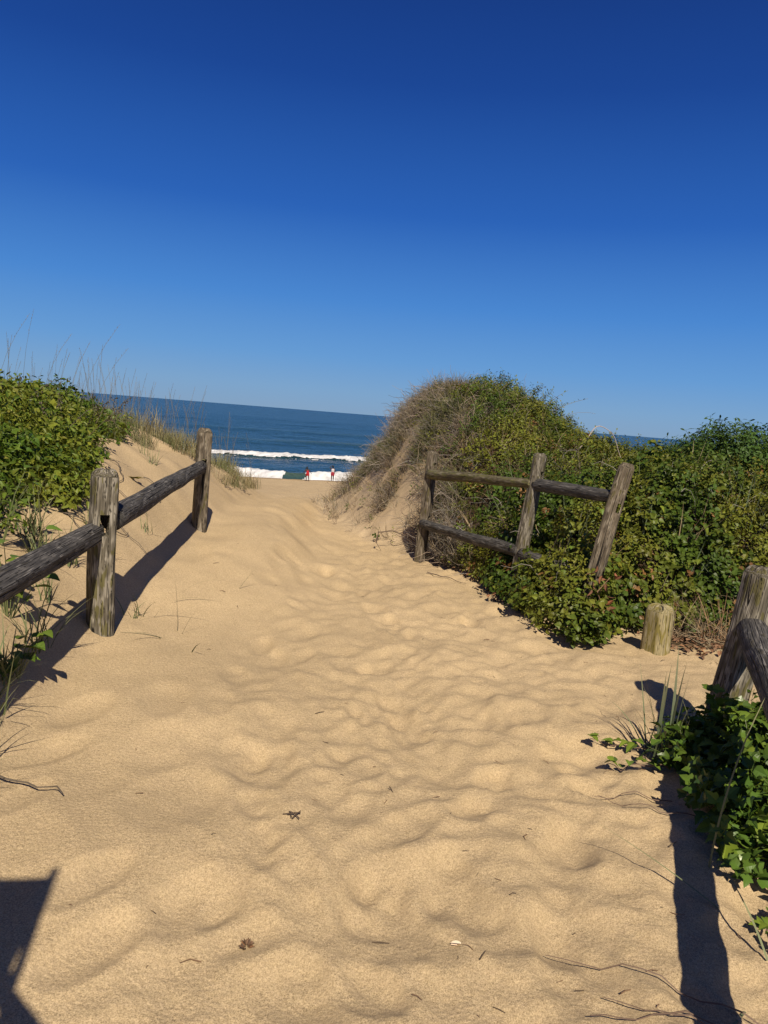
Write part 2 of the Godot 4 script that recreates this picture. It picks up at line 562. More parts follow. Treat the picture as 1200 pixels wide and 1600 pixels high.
# ------------------------------------------------------------------ bodies: smooth-joined tapered capsules, meshed as surface nets
func body_mesh(bones: Array, cell: float, k: float, into: MB = null) -> MB:
	var lo := Vector3.ONE * 1e9
	var hi := -lo
	for e: Array in bones:
		var m := maxf(e[2], e[3]) + cell * 3.0 + k
		lo = lo.min((e[0] as Vector3) - Vector3.ONE * m).min((e[1] as Vector3) - Vector3.ONE * m)
		hi = hi.max((e[0] as Vector3) + Vector3.ONE * m).max((e[1] as Vector3) + Vector3.ONE * m)
	var sz := Vector3i(((hi - lo) / cell).ceil()) + Vector3i.ONE * 2
	var f := PackedFloat32Array()
	f.resize(sz.x * sz.y * sz.z)
	f.fill(1.0)
	for e: Array in bones:
		var a: Vector3 = e[0]; var c: Vector3 = e[1]
		var ra: float = e[2]; var rb: float = e[3]
		var m := maxf(ra, rb) + cell * 2.5 + k
		var l := Vector3i(((a.min(c) - Vector3.ONE * m - lo) / cell).floor()).clamp(Vector3i.ZERO, sz - Vector3i.ONE)
		var h := Vector3i(((a.max(c) + Vector3.ONE * m - lo) / cell).ceil()).clamp(Vector3i.ZERO, sz - Vector3i.ONE)
		var ac := c - a
		var l2 := maxf(ac.length_squared(), 1e-9)
		for x in range(l.x, h.x + 1):
			for y in range(l.y, h.y + 1):
				for z in range(l.z, h.z + 1):
					var p := lo + Vector3(x, y, z) * cell
					var t := clampf((p - a).dot(ac) / l2, 0.0, 1.0)
					var dist := (p - a - ac * t).length() - lerpf(ra, rb, t)
					var idx := (x * sz.y + y) * sz.z + z
					var o := f[idx]
					var w := maxf(k - absf(o - dist), 0.0) / k
					f[idx] = minf(o, dist) - w * w * k * 0.25
	var b := MB.new() if into == null else into
	var cells := {}
	var sx := sz.y * sz.z
	var sy := sz.z
	for x in sz.x - 1:
		for y in sz.y - 1:
			for z in sz.z - 1:
				var i0 := x * sx + y * sy + z
				var neg := 0
				for q in 8:
					if f[i0 + (q & 1) * sx + ((q >> 1) & 1) * sy + (q >> 2)] < 0.0: neg += 1
				if neg == 0 or neg == 8: continue
				var acc := Vector3.ZERO
				var cnt := 0
				for q in 8:
					var vq := f[i0 + (q & 1) * sx + ((q >> 1) & 1) * sy + (q >> 2)]
					for ax in 3:
						if q & (1 << ax): continue
						var q2 := q | (1 << ax)
						var vr := f[i0 + (q2 & 1) * sx + ((q2 >> 1) & 1) * sy + (q2 >> 2)]
						if (vq < 0.0) != (vr < 0.0):
							var t := vq / (vq - vr)
							var pq := Vector3(q & 1, (q >> 1) & 1, q >> 2)
							var step := Vector3(1 if ax == 0 else 0, 1 if ax == 1 else 0, 1 if ax == 2 else 0)
							acc += pq + step * t
							cnt += 1
				cells[i0] = b.vert(lo + (Vector3(x, y, z) + acc / cnt) * cell)
	for i0: int in cells:
		var steps := [sx, sy, 1]
		var v0 := f[i0]
		for ax in 3:
			var st: int = steps[ax]
			var v1 := f[i0 + st]
			if (v0 < 0.0) == (v1 < 0.0): continue
			var u: int = steps[(ax + 1) % 3]
			var w: int = steps[(ax + 2) % 3]
			if not (cells.has(i0 - u) and cells.has(i0 - w) and cells.has(i0 - u - w)): continue
			if v0 < 0.0: b.quad(cells[i0], cells[i0 - u], cells[i0 - u - w], cells[i0 - w])
			else: b.quad(cells[i0], cells[i0 - w], cells[i0 - u - w], cells[i0 - u])
	return b

func hand_bones(wrist: Vector3, dir: Vector3, thumb: Vector3, h: float) -> Array:
	var out := []
	var pal := wrist + dir * h * 0.055
	var z := dir.cross(thumb).normalized()
	out.append([wrist, pal, 0.014 * h, 0.016 * h])
	for k in 4:
		var o := thumb * (1.5 - k) * 0.0105 * h
		var ln: float = [0.040, 0.046, 0.043, 0.034][k] * h
		var k0 := wrist + dir * h * 0.045 + o * 0.8
		var k1 := k0 + (dir * 0.9 + z * 0.15).normalized() * ln * 0.6 + o * 0.25
		var k2 := k1 + (dir * 0.75 + z * 0.55).normalized() * ln * 0.5
		out.append([wrist + dir * h * 0.01 + o * 0.5, k0, 0.009 * h, 0.0068 * h])
		out.append([k0, k1, 0.0062 * h, 0.0055 * h])
		out.append([k1, k2, 0.0055 * h, 0.0045 * h])
	var t0 := wrist + dir * h * 0.018 + thumb * 0.012 * h
	var t1 := t0 + (thumb * 0.8 + dir * 0.6).normalized() * 0.028 * h
	out.append([t0, t1, 0.0085 * h, 0.0065 * h])
	out.append([t1, t1 + (dir * 0.9 + thumb * 0.35).normalized() * 0.022 * h, 0.0062 * h, 0.005 * h])
	return out

# joints in units of height, facing -z; pose overrides single joints
func person(at: Vector3, turn: float, h: float, pose: Dictionary, skin: Color, outfit: Array, hair: Color, label: String, cell: float) -> Node3D:
	var j := {
		"pelvis": Vector3(0, 0.52, 0), "waist": Vector3(0, 0.61, 0), "chest": Vector3(0, 0.73, 0.005), "neck": Vector3(0, 0.835, 0.0), "head": Vector3(0, 0.925, -0.012),
		"shoulder_l": Vector3(-0.098, 0.80, 0), "elbow_l": Vector3(-0.135, 0.63, 0.015), "wrist_l": Vector3(-0.145, 0.485, -0.03),
		"shoulder_r": Vector3(0.098, 0.80, 0), "elbow_r": Vector3(0.135, 0.63, 0.015), "wrist_r": Vector3(0.145, 0.485, -0.03),
		"hip_l": Vector3(-0.05, 0.505, 0), "knee_l": Vector3(-0.055, 0.28, -0.012), "ankle_l": Vector3(-0.055, 0.05, 0.012),
		"hip_r": Vector3(0.05, 0.505, 0), "knee_r": Vector3(0.055, 0.28, -0.012), "ankle_r": Vector3(0.055, 0.05, 0.012)}
	for key in pose: j[key] = pose[key]
	for key in j: j[key] = (j[key] as Vector3) * h
	var o := base("person", at, label, "person")
	o.rotation.y = turn
	var bones := []
	var add := func(a: Vector3, c: Vector3, ra: float, rb: float): bones.append([a, c, ra * h, rb * h])
	var sl: Vector3 = j.shoulder_l; var sr: Vector3 = j.shoulder_r
	var wide := (sr - sl).normalized() * h
	for s in [-1.0, 1.0]:
		add.call(j.pelvis + wide * 0.035 * s, j.waist + wide * 0.025 * s, 0.058, 0.05)
		add.call(j.waist + wide * 0.025 * s, j.chest + wide * 0.04 * s, 0.05, 0.056)
		add.call(j.chest + wide * 0.04 * s, j.neck + wide * 0.035 * s + Vector3(0, -0.045, 0) * h, 0.056, 0.038)
		add.call(j.neck + Vector3(0, -0.03, 0) * h, sl if s < 0 else sr, 0.034, 0.032)
	add.call(j.neck + Vector3(0, -0.03, 0) * h, j.head + Vector3(0, -0.03, 0) * h, 0.033, 0.03)
	add.call(j.head + Vector3(0, 0.018, 0.006) * h, j.head + Vector3(0, -0.012, -0.008) * h, 0.058, 0.05)
	add.call(j.head + Vector3(0, -0.012, -0.012) * h, j.head + Vector3(0, -0.045, -0.026) * h, 0.045, 0.026)
	add.call(j.head + Vector3(0, 0.0, -0.058) * h, j.head + Vector3(0, -0.018, -0.07) * h, 0.007, 0.010)
	for s in [-1.0, 1.0]:
		add.call(j.head + Vector3(0.052 * s, 0.0, 0.004) * h, j.head + Vector3(0.056 * s, -0.022, 0.0) * h, 0.012, 0.009)
	for s in ["_l", "_r"]:
		add.call(j["shoulder" + s], j["elbow" + s], 0.033, 0.023)
		add.call(j["elbow" + s], j["wrist" + s], 0.024, 0.0155)
		add.call(j["hip" + s], j["knee" + s], 0.056, 0.034)
		add.call(j["knee" + s], (j["knee" + s] as Vector3).lerp(j["ankle" + s], 0.35) + Vector3(0, 0, 0.008) * h, 0.032, 0.034)
		add.call((j["knee" + s] as Vector3).lerp(j["ankle" + s], 0.35) + Vector3(0, 0, 0.008) * h, j["ankle" + s], 0.034, 0.02)
		add.call((j["ankle" + s] as Vector3) + Vector3(0, -0.022, 0.018) * h, (j["ankle" + s] as Vector3) + Vector3(0, -0.034, -0.085) * h, 0.022, 0.013)
	var b := body_mesh(bones, cell, 0.02 * h)
	for s in ["_l", "_r"]:
		var dir: Vector3 = ((j["wrist" + s] as Vector3) - (j["elbow" + s] as Vector3)).normalized()
		var th := Vector3(0, 0, -1) if absf(dir.z) < 0.7 else Vector3(1.0 if s == "_l" else -1.0, 0, 0)
		th = (th - dir * th.dot(dir)).normalized()
		body_mesh(hand_bones(j["wrist" + s], dir, th, h), maxf(0.0045, h * 0.0032), 0.006 * h, b)
	b.calc_normals()
	put(b.mesh(), "body", mat_plain(skin, 0.6), o)
	for e: Array in outfit:
		# [name, colour, thickness, list of [joint, joint, ra, rb]]
		var cb := []
		for q: Array in e[3]:
			var a: Vector3 = j[q[0]]
			var c: Vector3 = j[q[1]]
			if q.size() > 4: c = a.lerp(c, q[4])
			if q.size() > 5:
				a += wide * q[5]
				c += wide * q[5]
			cb.append([a, c, (float(q[2]) + float(e[2])) * h, (float(q[3]) + float(e[2])) * h])
		var cm := body_mesh(cb, cell, 0.02 * h)
		cm.calc_normals()
		put(cm.mesh(), e[0], mat_plain(e[1], 0.9), o)
	var hb := []
	var hd: Vector3 = j.head
	hb.append([hd + Vector3(0, 0.03, 0.018) * h, hd + Vector3(0, 0.0, 0.03) * h, 0.058 * h, 0.052 * h])
	hb.append([hd + Vector3(0, 0.0, 0.04) * h, hd + Vector3(0, -0.1, 0.055) * h, 0.045 * h, 0.032 * h])
	hb.append([hd + Vector3(0, 0.05, 0.02) * h, hd + Vector3(0.0, 0.065, 0.05) * h, 0.035 * h, 0.03 * h])
	var hm := body_mesh(hb, cell, 0.02 * h)
	hm.calc_normals()
	put(hm.mesh(), "hair", mat_plain(hair, 0.55), o)
	var eye := SphereMesh.new()
	eye.radius = 0.0085 * h; eye.height = 0.017 * h; eye.radial_segments = 10; eye.rings = 6
	for s in [-1.0, 1.0]:
		var em := put(eye, "eye", mat_plain(Color(0.06, 0.04, 0.03), 0.25), o)
		em.position = hd + Vector3(0.021 * s, 0.004, -0.054) * h
	var mouth := SphereMesh.new()
	mouth.radius = 0.014 * h; mouth.height = 0.01 * h; mouth.radial_segments = 10; mouth.rings = 6
	var mo := put(mouth, "mouth", mat_plain(Color(0.3, 0.12, 0.1), 0.5), o)
	mo.position = hd + Vector3(0, -0.04, -0.047) * h
	return o

# ------------------------------------------------------------------ the scene
func _ready() -> void:
	rng.seed = 2024
	# camera
	var cam := Camera3D.new()
	cam.name = "camera"
	add_child(cam)
	cam.position = Vector3(0, EYE, 0)
	cam.basis = Basis(Vector3.RIGHT, deg_to_rad(-7.1)) * Basis(Vector3(0, 0, 1), atan(0.0797))
	cam.fov = 67.25
	cam.near = 0.05
	cam.far = 30000.0
	cam.current = true
	# sky: clear air, dark blue overhead, paler and greyer towards the horizon
	var stops := [[-90.0, Color(0.195, 0.305, 0.45)], [0.0, Color(0.195, 0.305, 0.45)], [1.5, Color(0.172, 0.312, 0.50)], [4.0, Color(0.112, 0.275, 0.545)], [8.0, Color(0.058, 0.203, 0.525)], [14.0, Color(0.0205, 0.104, 0.395)], [22.0, Color(0.0090, 0.052, 0.250)], [30.0, Color(0.0050, 0.029, 0.160)], [42.0, Color(0.0045, 0.025, 0.135)], [90.0, Color(0.0045, 0.023, 0.12)]]
	var sh := 512
	var sw := 128
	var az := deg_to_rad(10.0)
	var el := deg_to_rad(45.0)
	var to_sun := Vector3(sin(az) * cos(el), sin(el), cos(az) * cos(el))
	var sky_im := Image.create(sw, sh, false, Image.FORMAT_RGBF)
	for y in sh:
		var e := 90.0 - 180.0 * (y + 0.5) / sh
		var k := 0
		while k < stops.size() - 2 and e > float(stops[k + 1][0]): k += 1
		var t := clampf((e - float(stops[k][0])) / (float(stops[k + 1][0]) - float(stops[k][0])), 0.0, 1.0)
		var c: Color = (stops[k][1] as Color).lerp(stops[k + 1][1], t)
		for x in sw:
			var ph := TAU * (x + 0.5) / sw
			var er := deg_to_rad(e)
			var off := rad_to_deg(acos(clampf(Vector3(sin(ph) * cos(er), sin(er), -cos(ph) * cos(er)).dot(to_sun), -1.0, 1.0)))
			var fill_glow := (0.55 * exp(-off / 7.0) + 0.16 * exp(-off / 22.0)) * smoothstep(-2.0, 4.0, e)  # whitish aureole round the sun, out of view, added to warm the shadow fill
			sky_im.set_pixel(x, y, Color(c.r + fill_glow, c.g + fill_glow * 0.95, c.b + fill_glow * 0.86))
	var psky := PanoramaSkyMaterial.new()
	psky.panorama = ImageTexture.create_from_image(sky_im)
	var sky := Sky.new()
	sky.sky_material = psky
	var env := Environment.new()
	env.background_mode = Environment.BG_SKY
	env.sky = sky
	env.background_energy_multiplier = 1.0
	env.tonemap_mode = Environment.TONE_MAPPER_LINEAR
	env.tonemap_exposure = 1.2
	env.sdfgi_enabled = true
	env.ssao_enabled = true
	env.ssil_enabled = true
	var we := WorldEnvironment.new()
	we.name = "environment"
	we.environment = env
	add_child(we)
	# sun behind the camera, a little to its right
	var sun := DirectionalLight3D.new()
	sun.name = "sun"
	add_child(sun)
	sun.look_at_from_position(Vector3.ZERO, Vector3(-sin(az) * cos(el), -sin(el), -cos(az) * cos(el)), Vector3.UP)
	sun.light_energy = 1.6
	sun.light_color = Color(1.0, 0.95, 0.87)
	sun.light_angular_distance = 0.5
	sun.shadow_enabled = true

	setup_tables()
	add_dents()
	build_sand()
	build_sea()
	build_fences()
	build_right_dune_plants()
	build_left_dune_plants()
	build_near_right_plants()
	build_people()
	build_debris()

func build_sand() -> void:
	var b := MB.new()
	b.smooth = true
	var ds := PackedFloat32Array()
	var d := -6.0
	while d < 125.0:
		ds.push_back(d)
		if d < 0.8: d += 0.12
		else: d += maxf(0.0135, 0.0088 * d)
	var cols := 340
	var rows := ds.size()
	var n_tone := noise(21, 0.5, 3)
	var n_tone2 := noise(22, 3.0, 2)
	for r in rows:
		d = ds[r]
		var w1 := 2.6 + 0.30 * maxf(d, 0.0)
		var w3 := 6.0 + 0.9 * maxf(d, 0.0)
		for q in cols + 1:
			var u := 2.0 * q / cols - 1.0
			var x := w1 * u + w3 * u * u * u
			var y := ground(x, d)
			var f := 1.0 + 0.10 * n_tone.get_noise_2d(x, d) + 0.06 * n_tone2.get_noise_2d(x, d)
			var c := Color(0.575, 0.437, 0.262) * (1.0 + 0.08 * smoothstep(3.5, 6.5, d))
			if d < 34.0:
				var fl := smoothstep(8.5, 11.0, d)
				c = c.lerp(Color(0.60, 0.47, 0.315), 0.8 * smoothstep(-0.3, 0.3, right_s(x, d)) * fl)
				c = c.lerp(Color(0.58, 0.44, 0.265), 0.7 * smoothstep(-0.2, 0.6, left_s(x, d)))
			else:
				c = c.lerp(Color(0.30, 0.20, 0.10), 0.75 * smoothstep(66.6, 68.4, d - 0.4 * (x + 8.0)))
			c = Color(c.r * f, c.g * f, c.b * f)
			# fallen leaves and humus under the thicket, painted dark to deepen the shade inside it
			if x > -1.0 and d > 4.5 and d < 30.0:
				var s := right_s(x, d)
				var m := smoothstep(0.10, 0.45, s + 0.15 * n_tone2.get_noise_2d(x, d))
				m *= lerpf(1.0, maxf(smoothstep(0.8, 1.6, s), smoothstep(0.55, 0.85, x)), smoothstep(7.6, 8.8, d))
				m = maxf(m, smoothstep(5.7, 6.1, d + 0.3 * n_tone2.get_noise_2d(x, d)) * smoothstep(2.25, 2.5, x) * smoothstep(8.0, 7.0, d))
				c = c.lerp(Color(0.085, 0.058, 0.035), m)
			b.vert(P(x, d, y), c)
	var st := cols + 1
	for r in rows:
		for q in st:
			var k := r * st + q
			var a := b.v[r * st + mini(q + 1, cols)] - b.v[r * st + maxi(q - 1, 0)]
			var e := b.v[mini(r + 1, rows - 1) * st + q] - b.v[maxi(r - 1, 0) * st + q]
			b.n[k] = a.cross(e).normalized()
	for r in rows - 1:
		for q in cols:
			var k := r * st + q
			b.quad(k, k + 1, k + st + 1, k + st)
	var m := StandardMaterial3D.new()
	m.vertex_color_use_as_albedo = true
	m.albedo_texture = speckle(5, 1024, 0.36)
	m.albedo_color = Color(1, 1, 1)
	m.roughness = 0.95
	m.metallic_specular = 0.2
	m.uv1_triplanar = true
	m.uv1_world_triplanar = true
	m.uv1_scale = Vector3.ONE * 0.68
	m.normal_enabled = true
	m.normal_texture = normal_from(9, 0.12, 3, 512, 2.5)
	m.normal_scale = 0.45
	var o := put(b.mesh(), "sand_ground", m)
	tag(o, "golden sand path trodden between two dunes down to the beach", "sand", "", "structure")

func sea_u(x: float, d: float) -> float:
	return d - 0.35 * (x + 8.0)

var n_swell := noise(31, 0.02, 3)
var n_chop := noise(32, 0.16, 3)
var n_crest := noise(33, 0.07, 2)
var n_foam := noise(34, 0.55, 3)
const SEA := -5.0

# height of the water and how foamy it is
func sea_h(x: float, d: float) -> Vector2:
	var u := sea_u(x, d)
	var fade := smoothstep(66.0, 100.0, u)
	var y := SEA + 0.35 * n_swell.get_noise_2d(x * 0.45, u * 1.6) * fade + 0.13 * n_chop.get_noise_2d(x * 0.7, u * 1.3) * smoothstep(66.0, 80.0, u)
	var foam := 0.0
	var wig := 1.6 * n_crest.get_noise_2d(x, 3.0)
	# wave breaking at the shore
	var a := u - (71.0 + wig)
	var gap := smoothstep(0.4, 1.4, absf(x + 8.4) * -1.0 + 1.7)
	var h1 := 0.95 + 0.2 * n_crest.get_noise_2d(x * 1.5, 40.0)
	y += h1 * (exp(-pow(a / 0.9, 2.0)) if a < 0.0 else exp(-pow(a / 3.0, 2.0)))
	foam = maxf(foam, smoothstep(-3.4, -2.0, a) * smoothstep(2.6, 0.6, a) * (1.0 - gap * smoothstep(-1.6, -0.7, a)))
	# second line of white water
	wig = 2.4 * n_crest.get_noise_2d(x * 0.7, 90.0)
	a = u - (108.0 + wig)
	y += (0.5 + 0.25 * n_crest.get_noise_2d(x * 1.2, 70.0)) * (exp(-pow(a / 1.3, 2.0)) if a < 0.0 else exp(-pow(a / 5.0, 2.0)))
	foam = maxf(foam, maxf(smoothstep(-2.2, -1.0, a) * smoothstep(1.2, 0.2, a), 0.36 * smoothstep(-9.0, -3.0, a) * smoothstep(10.0, 2.0, a)))
	# unbroken swells behind
	for e in [[150.0, 0.95, 5.0], [178.0, 0.5, 6.0], [215.0, 0.6, 8.0], [300.0, 0.7, 10.0], [420.0, 0.6, 14.0]]:
		a = u - (float(e[0]) + 6.0 * n_crest.get_noise_2d(x * 0.4, float(e[0])))
		y += float(e[1]) * exp(-pow(a / float(e[2]), 2.0)) * (0.75 + 0.5 * n_crest.get_noise_2d(x * 0.3, float(e[0]) + 50.0))
	return Vector2(y, foam)

func build_sea() -> void:
	var b := MB.new()
	b.smooth = true
	var us := PackedFloat32Array()
	var u := 60.0
	while u < 15000.0:
		us.push_back(u)
		u += maxf(0.4, 0.0075 * (u - 20.0)) if u < 500.0 else 0.06 * u
	var cols := 220
	var st := cols + 1
	for r in us.size():
		u = us[r]
		for q in st:
			var t := 2.0 * q / cols - 1.0
			var x := u * (0.75 * t + 0.9 * t * t * t) - 8.0
			var d := u + (0.35 * (x + 8.0) if u < 900.0 else 0.35 * (x + 8.0) * maxf(0.0, 1.0 - (u - 900.0) / 900.0))
			var h := sea_h(x, d) if u < 900.0 else Vector2(SEA, 0)
			var c := Color(0.016, 0.050, 0.062).lerp(Color(0.055, 0.088, 0.066), smoothstep(0.25, 0.8, h.x - SEA) * smoothstep(300.0, 120.0, u))
			b.vert(P(x, d, h.x), c)
	for r in us.size():
		for q in st:
			var a := b.v[r * st + mini(q + 1, cols)] - b.v[r * st + maxi(q - 1, 0)]
			var e := b.v[mini(r + 1, us.size() - 1) * st + q] - b.v[maxi(r - 1, 0) * st + q]
			b.n[r * st + q] = a.cross(e).normalized()
	for r in us.size() - 1:
		for q in cols:
			var k := r * st + q
			b.quad(k, k + 1, k + st + 1, k + st)
	var m := StandardMaterial3D.new()
	m.vertex_color_use_as_albedo = true
	m.roughness = 0.22
	m.metallic_specular = 0.3
	m.uv1_triplanar = true
	m.uv1_world_triplanar = true
	m.uv1_scale = Vector3.ONE * 0.06
	m.normal_enabled = true
	m.normal_texture = normal_from(41, 0.02, 4, 512, 10.0)
	m.normal_scale = 1.0
	var o := put(b.mesh(), "sea_water", m)
	tag(o, "dark blue sea with low swells under a clear horizon", "sea", "", "structure")
	# foam
	var fb := MB.new()
	for band in [[65.0, 74.5, 0.2, -30.0, 10.0], [97.0, 119.0, 0.26, -46.0, 14.0], [146.0, 152.0, 0.35, -50.0, -36.0]]:
		var nu := int((float(band[1]) - float(band[0])) / float(band[2]))
		var nx := int((float(band[4]) - float(band[3])) / (float(band[2]) * 0.8))
		var ids := {}
		for r in nu:
			for q in nx:
				var uu: float = float(band[0]) + r * float(band[2])
				var x: float = float(band[3]) + q * float(band[2]) * 0.8
				var d := uu + 0.35 * (x + 8.0)
				var h := sea_h(x, d)
				if float(band[0]) > 140.0:
					h.y = 0.45 * smoothstep(2.5, 0.5, absf(uu - 149.0)) * smoothstep(7.0, 2.0, absf(x + 43.0))
				var nn := n_foam.get_noise_2d(x * 0.7, uu * 1.6)
				if h.y + 0.6 * nn + 0.35 * n_foam.get_noise_2d(x * 4.0, uu * 5.0) < 0.46: continue
				var lump := 0.03 + 0.22 * maxf(0.0, n_foam.get_noise_2d(x * 1.5 + 9.0, uu * 1.5)) * h.y
				var tone := 0.54 + 0.26 * n_foam.get_noise_2d(x * 1.1, uu * 2.4) + 0.14 * n_foam.get_noise_2d(x * 5.0, uu * 5.0)
				ids[Vector2i(r, q)] = fb.vert(P(x, d, h.x + lump), Color(tone, tone, tone))
		for key: Vector2i in ids:
			var e := key + Vector2i(0, 1)
			var f := key + Vector2i(1, 1)
			var g := key + Vector2i(1, 0)
			if ids.has(e) and ids.has(f) and ids.has(g):
				fb.quad(ids[key], ids[e], ids[f], ids[g])
	fb.calc_normals()
	var fo := put(fb.mesh(), "sea_foam", mat_plain(Color(1, 1, 1), 0.95, true))
	tag(fo, "white foam of two lines of breaking waves near the shore", "foam", "", "stuff")

# ------------------------------------------------------------------ fences
func build_fences() -> void:
	var tan_grey := timber(101, Color(0.23, 0.21, 0.17), Color(0.50, 0.47, 0.41), Color(0.72, 0.69, 0.63), Color(0.34, 0.32, 0.17), 0.44, 0.60)
	var dark_log := timber(131, Color(0.15, 0.145, 0.14), Color(0.40, 0.385, 0.365), Color(0.60, 0.58, 0.55), Color(0.26, 0.24, 0.19), 0.25, 0.30)
	var brown := timber(161, Color(0.24, 0.21, 0.17), Color(0.50, 0.455, 0.385), Color(0.68, 0.64, 0.57), Color(0.32, 0.30, 0.17), 0.34, 0.40)
	var green_log := timber(191, Color(0.21, 0.19, 0.13), Color(0.46, 0.42, 0.32), Color(0.62, 0.60, 0.53), Color(0.37, 0.37, 0.20), 0.5, 0.36)
	var m_post := timber_mat(tan_grey, 1.0)
	var m_rail := timber_mat(dark_log, 1.3)
	var m_brown := timber_mat(brown, 1.0)
	var m_green := timber_mat(green_log, 0.5)
	# left fence along the foot of the left dune
	var f := base("wooden_fence", P(-1.68, 4.6, 0.0), "weathered post and rail fence along the left dune with its long shadow on the sand", "fence", "weathered fences beside the sand path")
	var dir_l := atan2(0.2, 3.2)
	post(f, P(-1.69, 4.6, smooth_ground(-1.69, 4.6)), P(-1.69, 4.6, 1.15), 0.15, 0.145, 0.5, [[0.66, 0.055, 0.13]], m_post, 3)
	post(f, P(-1.885, 7.8, smooth_ground(-1.885, 7.8)), P(-1.86, 7.8, 1.33), 0.15, 0.14, 0.35, [[0.66, 0.05, 0.12]], m_brown, 4)
	post(f, P(-1.50, 1.55, smooth_ground(-1.5, 1.55)), P(-1.50, 1.55, 1.05), 0.17, 0.16, 0.2, [], m_brown, 5)
	rail(f, P(-1.53, 1.6, 0.70), P(-1.74, 4.60, 0.76), 0.155, m_rail, 7)
	rail(f, P(-1.66, 4.66, 0.84), P(-1.89, 7.85, 0.945), 0.15, m_rail, 8)
	# right fence in front of the thicket
	f = base("wooden_fence", P(1.2, 7.4, 0.0), "two-rail weathered fence with three leaning posts half sunk in green vines", "fence", "weathered fences beside the sand path")
	post(f, P(0.485, 9.2, smooth_ground(0.485, 9.2)), P(0.525, 9.2, 1.23), 0.122, 0.118, 0.9, [[1.13, 0.05, 0.13], [0.5, 0.05, 0.11]], m_brown, 13)
	post(f, P(1.33, 7.42, 0.0), P(1.45, 7.4, 1.36), 0.122, 0.115, 0.55, [[1.16, 0.04, 0.08, 0.02]], m_post, 14)
	post(f, P(1.72, 6.33, 0.02), P(1.955, 6.3, 1.37), 0.13, 0.12, -0.35, [[1.0, 0.03, 0.08, 0.03]], m_brown, 15)
	rail(f, P(0.50, 9.17, 0.955), P(1.40, 7.40, 1.06), 0.115, m_green, 16)
	rail(f, P(1.44, 7.38, 1.06), P(1.885, 6.32, 1.09), 0.13, m_rail, 17)
	rail(f, P(0.48, 9.16, 0.35), P(1.34, 7.40, 0.40), 0.12, m_rail, 18)
	rail(f, P(1.37, 7.36, 0.38), P(1.79, 6.36, 0.36), 0.12, m_rail, 19)
	# near right fence, its rail runs out of the picture
	f = base("wooden_fence", P(1.93, 4.0, 0.0), "close grey fence post at the right edge with one dark round rail", "fence", "weathered fences beside the sand path")
	post(f, P(1.895, 4.0, smooth_ground(1.895, 4.0)), P(2.015, 4.0, 0.97), 0.165, 0.155, 0.45, [[0.5, 0.06, 0.14]], m_post, 23)
	post(f, P(0.88, 0.7, smooth_ground(0.88, 0.7)), P(0.90, 0.7, 0.85), 0.19, 0.18, 0.2, [], m_post, 24)
	rail(f, P(1.99, 4.0, 0.64), P(0.88, 0.72, 0.5), 0.155, m_rail, 25)
	# short marker post at the foot of the thicket
	var stub := pole_mesh(0.65, 0.17, 0.165, 1.0, 33, 0.06, "chamfer", 0.004, 32, 14)
	var lich := timber(211, Color(0.50, 0.46, 0.33), Color(0.60, 0.555, 0.42), Color(0.72, 0.69, 0.60), Color(0.46, 0.42, 0.20), 0.5, 0.34)
	var o := put(stub, "marker_post", timber_mat(lich, 0.25))
	o.transform = along(P(2.17, 5.80, smooth_ground(2.17, 5.8) - 0.28), P(2.185, 5.8, 1.0), 0.55)
	tag(o, "short yellowish square stub standing in sand beside brown dead leaves", "post")

# ------------------------------------------------------------------ right dune
func canopy_normal(x: float, d: float) -> Vector3:
	var e := 0.12
	var gx := (canopy(x + e, d) - canopy(x - e, d)) / (2 * e)
	var gd := (canopy(x, d + e) - canopy(x, d - e)) / (2 * e)
	return Vector3(-gx, 1.0, gd).normalized()

func dryness(x: float, d: float) -> float:
	# share of dry stems over green leaves on the mound
	var edge := 0.86 + 0.035 * (d - 9.5) + 0.35 * n_patch.get_noise_2d(x * 1.3, d * 1.3)
	return smoothstep(edge + 0.25, edge - 0.25, x) * smoothstep(8.0, 9.2, d)

